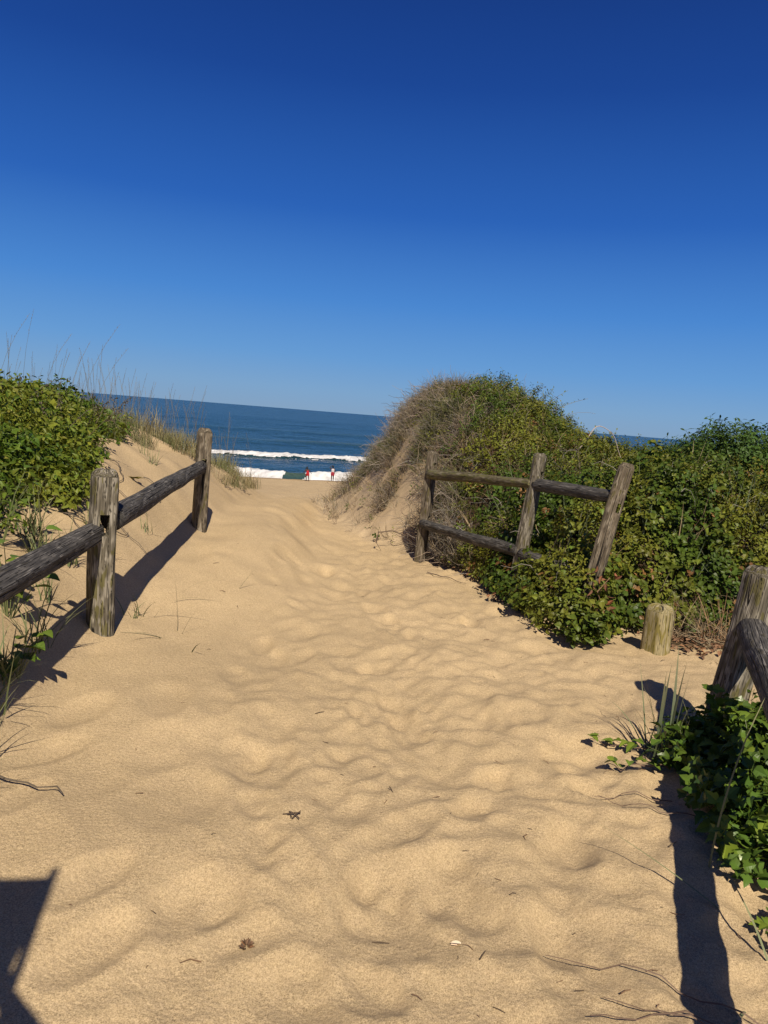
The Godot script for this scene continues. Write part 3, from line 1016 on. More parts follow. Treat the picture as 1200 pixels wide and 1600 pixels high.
func build_right_dune_plants() -> void:
	var r := RandomNumberGenerator.new()
	r.seed = 501
	var thicket := base("vine_thicket", P(2.5, 8.0, 0.5), "broad green thicket of vines covering the right dune behind the fence", "thicket")
	var origin := thicket.position
	var shoots := [sprig(1, "heart", 8, 0.20, 0.062, 0.058, 0.8), sprig(2, "heart", 9, 0.24, 0.055, 0.05, 0.8), sprig(3, "oval", 10, 0.20, 0.05, 0.026, 0.9), sprig(4, "oval", 12, 0.2, 0.04, 0.02, 0.9)]
	var lists := [[], [], [], []]
	var tints := [[], [], [], []]
	var made := 0
	while made < 36000:
		var d := 5.0 + 11.0 * pow(r.randf(), 1.2)
		var x := r.randf_range(-1.0, 8.5)
		if x > 0.72 * d + 0.6: continue
		var s := right_s(x, d)
		if s < -0.02: continue
		made += 1
		if r.randf() < dryness(x, d) * 0.93: continue
		if d > 9.0 and r.randf() < smoothstep(1.0, 0.3, s) * 0.8: continue
		var deep := pow(r.randf(), 1.3) * 0.38
		var up := (canopy_normal(x, d) + Vector3(0, 0.25, 0.1) + rand_dir(r) * 0.75).normalized()
		var y := canopy(x, d) - deep + 0.02
		y = maxf(y, smooth_ground(x, d) + 0.01)
		if s < 0.3: y = smooth_ground(x, d) + r.randf() * maxf(0.05, canopy(x, d) + 0.1 - smooth_ground(x, d))
		var pat := n_patch.get_noise_2d(x * 1.1 + 30.0, d * 1.1)
		var near := smoothstep(9.5, 6.5, d + pat * 2.0)
		var k := 0
		if r.randf() < near: k = 0 if r.randf() < 0.6 else 1
		else: k = 2 if r.randf() < 0.55 else 3
		if pat > 0.15 and r.randf() < 0.6: k = 2
		var sc := r.randf_range(0.55, 0.95)
		(lists[k] as Array).append(stand(P(x, d, y) - origin, up, r, sc))
		var c := Color(0.050, 0.082, 0.010).lerp(Color(0.126, 0.134, 0.017), clampf(0.5 + pat * 1.6 + r.randf_range(-0.4, 0.4), 0, 1))
		if r.randf() < 0.025: c = Color(0.16, 0.085, 0.03)
		elif r.randf() < 0.05: c = Color(0.13, 0.15, 0.02)
		(tints[k] as Array).append(vary(r, c, 0.25))
	var lm := leaf_mat(Color(1, 1, 1), 0.44)
	for k in 4: scatter(thicket, "foliage", shoots[k], lm, lists[k], tints[k])
	# the largest leaves, one by one, on the face towards the path
	var leaves := []
	for k in 6:
		var b := MB.new()
		leaf_at(b, Vector3.ZERO, Vector3(0, 0, 1), Vector3.UP, 0.07, 0.064, "heart", vary(r, Color(0.09, 0.125, 0.016), 0.35))
		leaves.append(b.mesh())
	var n := 0
	while n < 290:
		var x := r.randf_range(1.0, 4.2)
		var d := 5.4 + 2.2 * r.randf() * r.randf()
		if x > 0.56 * d: continue
		var s := right_s(x, d)
		if s < 0.02: continue
		var nn := canopy_normal(x, d)
		var p := P(x, d, maxf(canopy(x, d), smooth_ground(x, d)) + r.randf_range(0.0, 0.07)) + nn * 0.05
		var o := put(leaves[n % 6], "leaf", lm, thicket)
		o.transform = Transform3D(Basis(Vector3.UP, r.randf() * TAU) * Basis(Vector3.RIGHT, r.randf_range(-0.2, 1.1)), p - origin).scaled_local(Vector3.ONE * r.randf_range(0.7, 1.1))
		n += 1
	# woody stems inside the thicket, some grey ones showing outside it
	var sb := MB.new()
	for k in 260:
		var x := r.randf_range(0.6, 5.0)
		var d := r.randf_range(5.7, 12.5)
		if right_s(x, d) < 0.25: continue
		var p := P(x, d, smooth_ground(x, d)) - origin
		var top := canopy(x, d) - smooth_ground(x, d) + r.randf_range(-0.06, 0.10)
		var dir := flat_dir(r) * r.randf_range(0.15, 0.7)
		var pts := []
		var w := rand_dir(r) * 0.05
		for q in 7:
			var t := q / 6.0
			pts.append(p + dir * t + Vector3(0, top * sin(t * 1.9) , 0) + w * sin(t * 9.0))
		var g := r.randf_range(0.16, 0.34)
		tube(sb, pts, r.randf_range(0.003, 0.006), 0.0015, 4, Color(g, g * 0.9, g * 0.76))
	put(sb.mesh(), "woody_stems", mat_plain(Color.WHITE, 0.9, true), thicket).set_meta("kind", "stuff")

	# dry grass and tangled dead stems on the mound's flank towards the path
	var tangle := base("dry_brush", P(0.6, 12.0, 0.8), "grey brown tangle of dry stems and grass on the mound's side above the path", "brush")
	var o2 := tangle.position
	var tufts := []
	for k in 4:
		var b := MB.new()
		var rr := RandomNumberGenerator.new()
		rr.seed = 900 + k
		for q in 12:
			var g := rr.randf_range(0.6, 1.15)
			blade(b, Vector3(rr.randf_range(-0.06, 0.06), 0, rr.randf_range(-0.06, 0.06)), flat_dir(rr), rr.randf_range(0.18, 0.42), rr.randf_range(0.1, 0.7), rr.randf_range(0.4, 1.9), 0.006, Color(g, g, g))
		tufts.append(b.mesh())
	var twigs := []
	for k in 4:
		var b := MB.new()
		var rr := RandomNumberGenerator.new()
		rr.seed = 950 + k
		for q in 4:
			var pts := []
			var p := Vector3(rr.randf_range(-0.05, 0.05), 0, rr.randf_range(-0.05, 0.05))
			var dir := (flat_dir(rr) * 0.8 + Vector3.UP).normalized()
			for w in 7:
				pts.append(p)
				p += dir * rr.randf_range(0.04, 0.08)
				dir = (dir + rand_dir(rr) * 0.55 + Vector3(0, -0.08, 0)).normalized()
			var g := rr.randf_range(0.6, 1.2)
			tube(b, pts, 0.003, 0.0012, 3, Color(g, g, g))
		twigs.append(b.mesh())
	var tl := [[], [], [], [], [], [], [], []]
	var tc := [[], [], [], [], [], [], [], []]
	made = 0
	while made < 17000:
		var d := r.randf_range(8.3, 17.0)
		var x := r.randf_range(-1.6, 2.4)
		var s := right_s(x, d)
		if s < 0.0: continue
		made += 1
		if r.randf() > dryness(x, d) + 0.05: continue
		# bare sand shows low on the flank
		var bare := smoothstep(1.42, 0.6, s + 0.8 * n_patch.get_noise_2d(x * 2.2 + 80.0, d * 1.6)) * smoothstep(9.0, 9.8, d) * smoothstep(0.62, 0.28, x - 0.12 * (d - 9.5))
		if r.randf() < bare * 0.985: continue
		var nn := canopy_normal(x, d)
		var g := smooth_ground(x, d)
		var top := maxf(0.0, canopy(x, d) - g - 0.1)
		var up := (nn * 0.5 + Vector3(-0.15, 0.7, 0.1) + rand_dir(r) * 0.5).normalized()
		var k := r.randi() % 4 if r.randf() < 0.62 - 0.25 * smoothstep(11.0, 9.5, d) else 4 + r.randi() % 4
		(tl[k] as Array).append(stand(P(x, d, g + r.randf() * top) - o2, up, r, r.randf_range(0.6, 1.15) * (1.0 if k < 4 or r.randf() < 0.85 else 1.45)))
		var c := Color(0.25, 0.195, 0.12) if k < 4 else Color(0.23, 0.19, 0.155)
		if k < 4 and n_patch.get_noise_2d(x * 1.5, d * 1.5 + 60.0) > 0.05 and s > 0.5: c = Color(0.13, 0.13, 0.04)
		(tc[k] as Array).append(vary(r, c, 0.35))
	var gm := mat_plain(Color.WHITE, 0.9, true)
	for k in 8: scatter(tangle, "dry_grass" if k < 4 else "dead_twigs", tufts[k] if k < 4 else twigs[k - 4], gm, tl[k], tc[k])

	# rounded darker shrub at the right edge
	var sx := 4.3; var sd := 9.6
	var shrub := base("shrub", P(sx, sd, 0.84), "rounded dark green shrub standing above the thicket at the right edge", "shrub")
	var sl := []
	var sc2 := []
	for k in 3400:
		var dir := rand_dir(r)
		if dir.y < -0.3: continue
		var lump := 1.0 + 0.16 * n_lump2.get_noise_3d(dir.x * 1.2, dir.y * 1.2, dir.z * 1.2)
		var rad := pow(r.randf(), 0.25) * lump
		var p := Vector3(dir.x * 0.95, dir.y * 0.86, dir.z * 0.95) * rad
		sl.append(stand(p, dir + rand_dir(r) * 0.6 + Vector3.UP * 0.3, r, r.randf_range(0.8, 1.2)))
		sc2.append(vary(r, Color(0.048, 0.088, 0.014), 0.3))
	scatter(shrub, "crown", sprig(9, "oblong", 12, 0.2, 0.06, 0.022, 1.2), leaf_mat(Color.WHITE, 0.5), sl, sc2)
	var tb := MB.new()
	for k in 14:
		var dir := (rand_dir(r) + Vector3.UP).normalized()
		tube(tb, [Vector3(0, -0.6, 0), Vector3(0, -0.2, 0) + dir * 0.2, dir * 0.75], 0.014, 0.004, 5, Color(0.2, 0.16, 0.11))
	put(tb.mesh(), "branches", mat_plain(Color.WHITE, 0.9, true), shrub)

	# arched bare stem over the thicket's top
	var ab := MB.new()
	var pts := []
	for k in 17:
		var t := k / 16.0
		pts.append(Vector3(-0.30 + 0.62 * t + 0.02 * sin(t * 11.0), 0.55 * sin(PI * (0.08 + 0.80 * t)) + 0.01 * sin(t * 17.0), 0.05 * sin(t * 6.0)))
	tube(ab, pts, 0.007, 0.003, 5, Color(0.42, 0.34, 0.28))
	var arch := put(ab.mesh(), "arched_stem", mat_plain(Color.WHITE, 0.9, true))
	arch.position = P(2.55, 9.5, canopy(2.55, 9.5) - 0.22)
	tag(arch, "bare arched bramble stem looping above the green thicket against the sky", "stem")
	# loose shoots sticking out of the mound's outline
	for e in [[2.15, 11.2, 0.42, 0.35], [2.35, 11.4, 0.3, 0.5], [3.1, 10.0, 0.28, -0.2]]:
		var b := MB.new()
		var q := []
		for k in 7:
			var t := k / 6.0
			q.append(Vector3(float(e[3]) * t * t, float(e[2]) * t, 0.03 * sin(t * 5.0)))
		tube(b, q, 0.005, 0.002, 4, Color(0.16, 0.13, 0.07))
		for k in range(1, 14):
			var t := k / 14.0
			var idx := t * 5.99
			var p: Vector3 = (q[int(idx)] as Vector3).lerp(q[int(idx) + 1], idx - int(idx))
			leaf_at(b, p, rand_dir(r) + Vector3(0, 0.4, 0), Vector3.UP, 0.04, 0.022, "oval", vary(r, Color(0.07, 0.095, 0.016), 0.3))
		var o := put(b.mesh(), "leafy_shoot", leaf_mat(Color.WHITE, 0.5))
		o.position = P(float(e[0]), float(e[1]), canopy(float(e[0]), float(e[1])) - 0.05)
		var said: String = {0.42: "tallest leafy shoot poking above the right side of the mound", 0.3: "thin leafy shoot leaning right on the mound's outline", 0.28: "short leafy shoot above the thicket between mound and dark shrub"}[e[2]]
		tag(o, said, "shoot", "leafy shoots on the skyline")
	# brown fallen leaves and dead stalks at the thicket's foot
	var lb := MB.new()
	leaf_at(lb, Vector3.ZERO, Vector3(0, 0, 1), Vector3.UP, 0.05, 0.035, "oval", Color.WHITE)
	var ll := []
	var lc := []
	for k in 2600:
		var d := 5.5 + 1.5 * r.randf() if r.randf() < 0.85 else r.randf_range(5.4, 9.0)
		var x := r.randf_range(2.15, 4.0) if d < 7.0 and r.randf() < 0.9 else lut(L_foot, d, -8.0, 10.0) + r.randf_range(-0.12, 0.3)
		if d < 7.0 and r.randf() < smoothstep(5.9, 5.5, d) + smoothstep(2.5, 2.1, x): continue
		ll.append(Transform3D(Basis(Vector3.UP, r.randf() * TAU) * Basis(Vector3.RIGHT, r.randf_range(-0.6, 0.6)), P(x, d, ground(x, d) + 0.008 + 0.05 * r.randf())).scaled_local(Vector3.ONE * r.randf_range(0.5, 1.2)))
		lc.append(vary(r, Color(0.20, 0.105, 0.05), 0.4))
	var lit := scatter(self, "leaf_litter", lb.mesh(), mat_plain(Color.WHITE, 0.8, true), ll, lc)
	tag(lit, "brown dead leaves heaped at the foot of the thicket behind the stub post", "leaf litter")
	var straw_list := []
	var straw_cols := []
	for k in 260:
		var x := r.randf_range(2.35, 4.0)
		var d := r.randf_range(5.95, 7.2)
		straw_list.append(stand(P(x, d, ground(x, d)), Vector3(r.randf_range(-0.8, 0.8), 0.8, r.randf_range(-0.2, 0.9)), r, r.randf_range(0.6, 1.2)))
		straw_cols.append(vary(r, Color(0.30, 0.23, 0.14) if r.randf() < 0.6 else Color(0.20, 0.12, 0.06), 0.4))
	var dead := scatter(self, "dead_straw", tufts[1], gm, straw_list, straw_cols)
	tag(dead, "dry straw stalks leaning over brown leaves right of the stub", "straw")
	var reed_list := []
	var reed_cols := []
	for k in 170:
		var d := r.randf_range(5.6, 9.5)
		var x := r.randf_range(1.0, 4.6)
		var sd2 := right_s(x, d)
		if sd2 < 0.1 or x > 0.56 * d: continue
		reed_list.append(stand(P(x, d, canopy(x, d) - 0.22) - origin, Vector3(r.randf_range(-0.5, 0.5), 1.0, r.randf_range(0.0, 0.6)), r, r.randf_range(0.8, 1.3)))
		reed_cols.append(vary(r, Color(0.10, 0.13, 0.065) if r.randf() < 0.7 else Color(0.25, 0.20, 0.12), 0.3))
	var reed := MB.new()
	for k in 5:
		blade(reed, Vector3(r.randf_range(-0.05, 0.05), 0, r.randf_range(-0.05, 0.05)), flat_dir(r), r.randf_range(0.3, 0.5), r.randf_range(0.05, 0.4), r.randf_range(0.2, 0.9), 0.009, Color.WHITE)
	scatter(thicket, "grass_blades", reed.mesh(), gm, reed_list, reed_cols)
	# vine with rust coloured leaves at the foot of the leaning post
	var rv := base("dead_vine", P(1.74, 6.1, 0.05), "rust brown withered vine wrapped round the foot of the leaning corner post", "vine")
	var rb := MB.new()
	tube(rb, [Vector3(-0.02, 0, 0), Vector3(0.06, 0.18, 0.05), Vector3(0.0, 0.3, 0.09), Vector3(0.09, 0.42, 0.08)], 0.008, 0.004, 5, Color(0.2, 0.12, 0.07))
	put(rb.mesh(), "stem", mat_plain(Color.WHITE, 0.9, true), rv)
	for k in 22:
		var b := MB.new()
		leaf_at(b, Vector3.ZERO, rand_dir(r) + Vector3(0, -0.5, 0.3), rand_dir(r), 0.07, 0.04, "oval", vary(r, Color(0.17, 0.075, 0.035), 0.35))
		var o := put(b.mesh(), "leaf", mat_plain(Color.WHITE, 0.7, true), rv)
		o.position = Vector3(r.randf_range(-0.06, 0.12), r.randf_range(0.03, 0.46), r.randf_range(0.05, 0.14))

# ------------------------------------------------------------------ left dune
func clump(seed_: int, count: int, tall: float, width: float, col: Color, spread: float, stalks: int) -> Array:
	var rr := RandomNumberGenerator.new()
	rr.seed = seed_
	var b := MB.new()
	for q in count:
		blade(b, Vector3(rr.randf_range(-1, 1), 0, rr.randf_range(-1, 1)) * spread, flat_dir(rr), tall * rr.randf_range(0.5, 1.1), rr.randf_range(0.05, 0.55), rr.randf_range(0.2, 1.5), width * rr.randf_range(0.7, 1.2), vary(rr, col, 0.3), 5)
	var out := [b.mesh(), []]
	for q in stalks:
		var s := MB.new()
		var dir := flat_dir(rr)
		var h := tall * rr.randf_range(1.5, 2.3)
		var pts := []
		for k in 6:
			var t := k / 5.0
			pts.append(dir * 0.16 * h * t * t + Vector3(0, h * t, 0) + Vector3(rr.randf_range(-1, 1), 0, 0) * 0.004)
		tube(s, pts, 0.0022, 0.0012, 3, Color(0.14, 0.12, 0.07))
		for k in 10:
			var t := 0.72 + 0.028 * k
			var p := dir * 0.16 * h * t * t + Vector3(0, h * t, 0)
			leaf_at(s, p, (dir * 0.5 + Vector3.UP + rand_dir(rr) * 0.3), rand_dir(rr), 0.025, 0.004, "oval", Color(0.15, 0.125, 0.075))
		(out[1] as Array).append(s.mesh())
	return out

func build_left_dune_plants() -> void:
	var r := RandomNumberGenerator.new()
	r.seed = 733
	# green bush on the crest
	var bush := base("bush", P(-3.6, 7.0, 1.1), "dense bright green bush spilling over the crest of the left dune", "bush")
	var origin := bush.position
	var shoots := [sprig(21, "oval", 12, 0.20, 0.055, 0.024, 0.9), sprig(22, "oval", 10, 0.24, 0.065, 0.03, 0.9), sprig(23, "heart", 7, 0.18, 0.055, 0.05, 0.8)]
	var lists := [[], [], []]
	var tints := [[], [], []]
	var made := 0
	while made < 8500:
		var d := r.randf_range(3.6, 10.5)
		var s := 0.55 + 3.8 * pow(r.randf(), 1.4)
		var foot := 0.82 + 0.50 * smoothstep(6.0, 8.8, d) + 0.2 * n_patch.get_noise_2d(d * 1.5, 77.0) + 1.5 * smoothstep(9.2, 10.5, d) + 0.25 * smoothstep(5.0, 4.0, d)
		if s < foot: continue
		made += 1
		var x := -1.38 - 0.061 * d - s
		var g := smooth_ground(x, d)
		var thick := (0.21 + 0.14 * n_lump.get_noise_2d(x * 1.3, d * 1.3)) * smoothstep(foot - 0.05, foot + 0.5, s) * lerpf(1.0, 0.62, smoothstep(7.0, 9.5, d))
		var y := g + thick * (1.0 - pow(r.randf(), 1.5) * 0.95)
		var k := r.randi() % 2 if r.randf() < 0.8 else 2
		var up := Vector3(0.35, 0.8, 0.3) + rand_dir(r) * 0.8
		(lists[k] as Array).append(stand(P(x, d, y) - origin, up, r, r.randf_range(0.75, 1.2)))
		var pat := n_patch.get_noise_2d(x * 1.5, d * 1.5)
		var c := Color(0.060, 0.105, 0.011).lerp(Color(0.135, 0.155, 0.018), clampf(0.5 + 1.5 * pat + r.randf_range(-0.4, 0.4), 0, 1))
		if r.randf() < 0.05: c = Color(0.16, 0.17, 0.03)
		(tints[k] as Array).append(vary(r, c, 0.25))
	var lm := leaf_mat(Color.WHITE, 0.45)
	for k in 3: scatter(bush, "foliage", shoots[k], lm, lists[k], tints[k])
	var leaves := []
	for k in 6:
		var b := MB.new()
		leaf_at(b, Vector3.ZERO, Vector3(0, 0, 1), Vector3.UP, 0.075, 0.05, "heart" if k < 3 else "oval", vary(r, Color(0.085, 0.13, 0.018), 0.3))
		leaves.append(b.mesh())
	for k in 120:
		var d := r.randf_range(4.2, 6.6)
		var s := r.randf_range(0.85, 1.7)
		var x := -1.38 - 0.061 * d - s
		var o := put(leaves[k % 6], "leaf", lm, bush)
		o.transform = Transform3D(Basis(Vector3.UP, r.randf() * TAU) * Basis(Vector3.RIGHT, r.randf_range(-0.3, 0.9)), P(x, d, smooth_ground(x, d) + 0.20 * smoothstep(0.85, 1.4, s) + r.randf() * 0.1) - origin)
	# dark berry shoots on top
	var bb := MB.new()
	for k in 16:
		var d := r.randf_range(6.5, 9.2)
		var s := r.randf_range(1.0, 1.9)
		var x := -1.38 - 0.061 * d - s
		var p := P(x, d, smooth_ground(x, d) + 0.22) - origin
		var dir := flat_dir(r) * 0.12 + Vector3(0.08, 0.2, 0)
		var pts := [p, p + dir * 0.6, p + dir * 1.1, p + dir * 1.5 + Vector3(0.03, -0.02, 0)]
		tube(bb, pts, 0.004, 0.002, 4, Color(0.09, 0.07, 0.04))
		for q in 12:
			var pp: Vector3 = (pts[1] as Vector3).lerp(pts[3], r.randf()) + rand_dir(r) * 0.022
			leaf_at(bb, pp, rand_dir(r), rand_dir(r), 0.025, 0.018, "oval", vary(r, Color(0.06, 0.05, 0.025), 0.4))
	put(bb.mesh(), "berry_shoots", mat_plain(Color.WHITE, 0.7, true), bush).set_meta("kind", "stuff")

	# beach grass along the crest beyond the bush
	var green := Color(0.095, 0.105, 0.035)
	var straw := Color(0.20, 0.155, 0.085)
	var protos := []
	for k in 4:
		var mixc := green if k % 2 == 0 else green.lerp(straw, 0.6)
		protos.append(clump(300 + k, 70, 0.46, 0.007, mixc, 0.16, 2 if k < 3 else 0))
	var gm := mat_plain(Color.WHITE, 0.8, true)
	var spots := []
	while spots.size() < 120:
		var d := r.randf_range(8.6, 15.5)
		var s := 0.25 + 2.8 * pow(r.randf(), 1.1)
		var low := lerpf(1.15, 0.12, smoothstep(8.8, 12.0, d)) + 0.18 * n_patch.get_noise_2d(d * 2.0, 5.0)
		if s < low: continue
		# bare bowl of sand
		if absf(d - 9.6) < 0.5 and s < 1.0: continue
		spots.append(Vector2(-1.38 - 0.061 * d - s, d))
	var first := {}
	for k in spots.size():
		var q: Vector2 = spots[k]
		var kind := k % 4
		var o: Node3D
		if not first.has(kind):
			o = base("beach_grass", Vector3.ZERO, "", "grass clump")
			put(protos[kind][0], "blades", gm, o).set_meta("kind", "stuff")
			for st: Mesh in protos[kind][1]: put(st, "seed_stalk", gm, o)
			first[kind] = o
		else:
			o = (first[kind] as Node3D).duplicate()
			o.name = numbered("beach_grass")
			add_child(o)
		o.position = P(q.x, q.y, smooth_ground(q.x, q.y) - 0.01)
		o.rotation.y = r.randf() * TAU
		o.scale = Vector3.ONE * r.randf_range(0.65, 1.15) * (0.8 if q.y < 10.0 else 1.0)
		tag(o, "clump of olive and straw beach grass on the left dune's seaward crest", "grass clump", "beach grass clumps on the left dune")
	# tall thin stalks behind the bush
	for k in 16:
		var s := MB.new()
		var h := r.randf_range(0.75, 1.15)
		var lean := r.randf_range(-0.15, 0.4)
		var pts := []
		for q in 6:
			var t := q / 5.0
			pts.append(Vector3(lean * t * t, h * t, 0.04 * sin(t * 3.0)))
		tube(s, pts, 0.0022, 0.0012, 3, Color(0.13, 0.115, 0.07))
		for q in 8:
			var t := 0.75 + 0.03 * q
			leaf_at(s, Vector3(lean * t * t, h * t, 0.04 * sin(t * 3.0)), Vector3(lean, 1, 0) + rand_dir(r) * 0.3, rand_dir(r), 0.025, 0.004, "oval", Color(0.15, 0.125, 0.075))
		var o := put(s.mesh(), "dune_reed", gm)
		var d := r.randf_range(7.4, 9.6)
		var x := -1.38 - 0.061 * d - r.randf_range(1.15, 2.9)
		o.position = P(x, d, smooth_ground(x, d) + 0.05)
		tag(o, "thin dry seed stalk rising above the left bush against the sky", "stalk", "seed stalks above the left bush")

	# tufts in the open sand by the fence
	var tufts := [
		[-2.02, 5.35, 46, 0.34, 0.006, 0.05, "spiky green grass tuft under the left rail beside the near post"],
		[-2.35, 5.1, 30, 0.38, 0.008, 0.06, "taller grass tuft on the slope left of the near fence post"],
		[-2.35, 6.2, 16, 0.30, 0.008, 0.05, "sparse grass tuft upslope between bush and near post"],
		[-1.62, 5.05, 12, 0.30, 0.008, 0.06, "bent grass tuft growing right behind the near left post"],
		[-2.62, 8.6, 18, 0.34, 0.006, 0.05, "wispy grass tuft alone on bare sand below the crest"],
		[-2.85, 9.0, 10, 0.30, 0.006, 0.05, "thin upright grass tuft nearest the crest's bare sand"],
		[-2.3, 8.0, 7, 0.2, 0.006, 0.04, "tiny grass tuft below the second left rail"],
		[-1.95, 4.45, 14, 0.28, 0.008, 0.06, "grass tuft in the shadow under the near left rail"],
		[-1.74, 3.55, 26, 0.36, 0.009, 0.07, "dark bladed grass tuft at the left edge in the foreground"],
		[-1.56, 2.98, 22, 0.34, 0.009, 0.05, "long curling grass tuft lowest at the left edge"],
		[-2.15, 4.75, 28, 0.40, 0.010, 0.06, "broad spiky grass tuft just left of the near post under the rail"],
		[-2.55, 5.6, 24, 0.36, 0.008, 0.07, "grass tuft at the bush's foot above the left rail"],
		[-2.2, 5.75, 14, 0.26, 0.007, 0.06, "low grass tuft halfway between bush and near post"],
		[-2.42, 4.55, 26, 0.40, 0.009, 0.08, "dense grass tuft at the left edge above the rail"],
		[-1.66, 3.25, 20, 0.40, 0.010, 0.05, "grass tuft with blades lying right over sand at the left edge"],
		[-1.50, 2.72, 16, 0.36, 0.009, 0.04, "thin arching grass tuft near the dark root at the left edge"],
		[-2.08, 5.05, 22, 0.36, 0.009, 0.05, "upright grass tuft seen just above the left rail beside the post"],
		[-2.28, 4.95, 18, 0.42, 0.008, 0.06, "tall stemmed grass tuft midway up the bank left of the post"],
		[-2.05, 4.15, 26, 0.34, 0.009, 0.07, "thick grass tuft crowded under the left rail near the picture's edge"],
		[-2.62, 5.25, 22, 0.38, 0.008, 0.08, "grass tuft among the lowest bush leaves at the left edge"],
		[-2.05, 6.6, 10, 0.22, 0.006, 0.05, "small faint grass tuft under the middle of the second rail"],
		[-2.3, 9.4, 14, 0.28, 0.006, 0.06, "grass tuft left behind the second left post"],
		[-1.80, 3.95, 24, 0.42, 0.009, 0.08, "grass tuft among broad leaves at the left edge"]]
	for e: Array in tufts:
		var cl := clump(int(float(e[0]) * -100.0) + int(float(e[1]) * 10.0), int(e[2]), float(e[3]), float(e[4]), Color(0.10, 0.125, 0.045), float(e[5]), 0)
		var o := put(cl[0], "grass_tuft", gm)
		o.position = P(float(e[0]), float(e[1]), ground(float(e[0]), float(e[1])) - 0.01)
		tag(o, e[6], "grass tuft", "grass tufts by the left fence")
	# single long blades right of the near post
	var singles := [
		[-1.31, 4.98, 0.42, 0.03, 0.15, Vector3(-1, 0, 0), "tall single upright grass blade on smooth sand right of the left post"],
		[-1.27, 4.95, 0.24, 0.35, 0.35, Vector3(1, 0, 0.1), "short grass blade leaning right beside the tall single blade"],
		[-1.33, 4.78, 0.36, 1.2, 0.5, Vector3(-0.9, 0, 0.4), "dark grass blade lying left towards the left post"],
		[-1.35, 4.75, 0.30, 0.9, 0.9, Vector3(-0.5, 0, 0.9), "dark grass blade arching towards the viewer right of the post"],
		[-1.12, 4.62, 0.22, 0.7, 0.7, Vector3(0.6, 0, 0.8), "grass blade rightmost in front of the single blades"],
		[-1.52, 5.15, 0.5, 0.6, 1.5, Vector3(1, 0, 0.1), "long blade arching right across the fence shadow"],
		[-1.48, 5.5, 0.45, 0.55, 1.3, Vector3(1, 0, -0.1), "upper arching blade crossing the fence shadow"],
		[-1.12, 6.1, 0.26, 0.55, 0.2, Vector3(0.9, 0, -0.3), "small straight blade on sand below the second left post"]]
	for e: Array in singles:
		var b := MB.new()
		blade(b, Vector3.ZERO, (e[5] as Vector3).normalized(), float(e[2]), float(e[3]), float(e[4]), 0.009, Color(0.10, 0.12, 0.05), 8)
		var o := put(b.mesh(), "grass_sprout", gm)
		o.position = P(float(e[0]), float(e[1]), ground(float(e[0]), float(e[1])) - 0.005)
		tag(o, e[6], "grass blade", "single grass blades right of the left post")
	# broad leaved plants at the left edge
	var kinds := [[-1.98, 4.05, 9, 0.5, "leafy green creeper with broad leaves at the left edge below the rail"], [-1.74, 3.62, 7, 0.25, "small broad-leaved seedling on sand at the left edge"], [-2.32, 4.6, 10, 0.45, "yellow green creeper climbing beside the left rail"]]
	for e: Array in kinds:
		var o := base("broadleaf_plant", P(float(e[0]), float(e[1]), ground(float(e[0]), float(e[1])) - 0.01), e[4], "plant", "broad-leaved plants at the left edge")
		var sb := MB.new()
		for q in int(e[2]):
			var dir := flat_dir(r)
			var h: float = float(e[3]) * r.randf_range(0.4, 1.0)
			var tip := dir * r.randf_range(0.05, 0.22) + Vector3(0, h, 0)
			tube(sb, [Vector3(dir.x, 0, dir.z) * 0.02, tip * 0.6 + Vector3(0, 0.04, 0), tip], 0.004, 0.002, 4, Color(0.12, 0.14, 0.05))
			for w in 3:
				var b := MB.new()
				leaf_at(b, Vector3.ZERO, dir + Vector3(r.randf_range(-1, 1), 0.1, r.randf_range(-1, 1)), Vector3.UP + rand_dir(r) * 0.3, 0.085, 0.068, "heart", vary(r, Color(0.085, 0.13, 0.02), 0.3))
				var lf := put(b.mesh(), "leaf", lm, o)
				lf.position = tip * (1.0 - 0.28 * w) + Vector3(0, 0.02, 0)
		put(sb.mesh(), "stem", gm, o)
	# yellowing low plant alone on the slope
	var yp := base("yellow_plant", P(-2.42, 7.4, ground(-2.42, 7.4)), "small yellow green plant alone on bare sand behind the second rail", "plant")
	for q in 9:
		var b := MB.new()
		leaf_at(b, Vector3.ZERO, flat_dir(r) + Vector3(0, r.randf_range(0.1, 0.7), 0), Vector3.UP, 0.07, 0.035, "oval", vary(r, Color(0.16, 0.13, 0.025), 0.3))
		var lf := put(b.mesh(), "leaf", lm, yp)
		lf.position = Vector3(r.randf_range(-0.03, 0.03), 0.03, r.randf_range(-0.03, 0.03))
	# dark trailing runners on the open slope
	var runs := [[-2.55, 6.6, 0.9, 0.25, "long dark runner trailing down bare sand below the bush"], [-2.75, 7.6, 0.8, 0.5, "dark runner on the slope nearer the crest"], [-2.75, 7.1, 0.7, 0.6, "dark stem lying across the slope under the bush's right end"], [-2.5, 7.9, 0.6, 0.1, "dark stem on pale sand above the small yellow plant"], [-2.6, 5.9, 0.6, 0.5, "dark stem curling from the bush's foot above the near post"], [-2.35, 4.9, 0.5, 0.3, "bent dark stem above the left rail"], [-2.4, 5.7, 0.7, -0.1, "thin dark runner left of the near post's top"], [-1.62, 2.85, 0.5, 0.15, "dark root curling out of the sand at the left edge"]]
	for e: Array in runs:
		var b := MB.new()
		var pts := []
		var p := Vector2(float(e[0]), float(e[1]))
		var a := float(e[3])
		for k in 12:
			pts.append(P(p.x, p.y, ground(p.x, p.y) + 0.012 + 0.02 * absf(sin(k * 1.1))) - P(float(e[0]), float(e[1]), 0))
			p += Vector2(cos(a), -sin(a)) * float(e[2]) / 11.0
			a += r.randf_range(-0.5, 0.5)
		tube(b, pts, 0.006, 0.003, 4, Color(0.09, 0.07, 0.05))
		var o := put(b.mesh(), "runner", gm)
		o.position = P(float(e[0]), float(e[1]), 0)
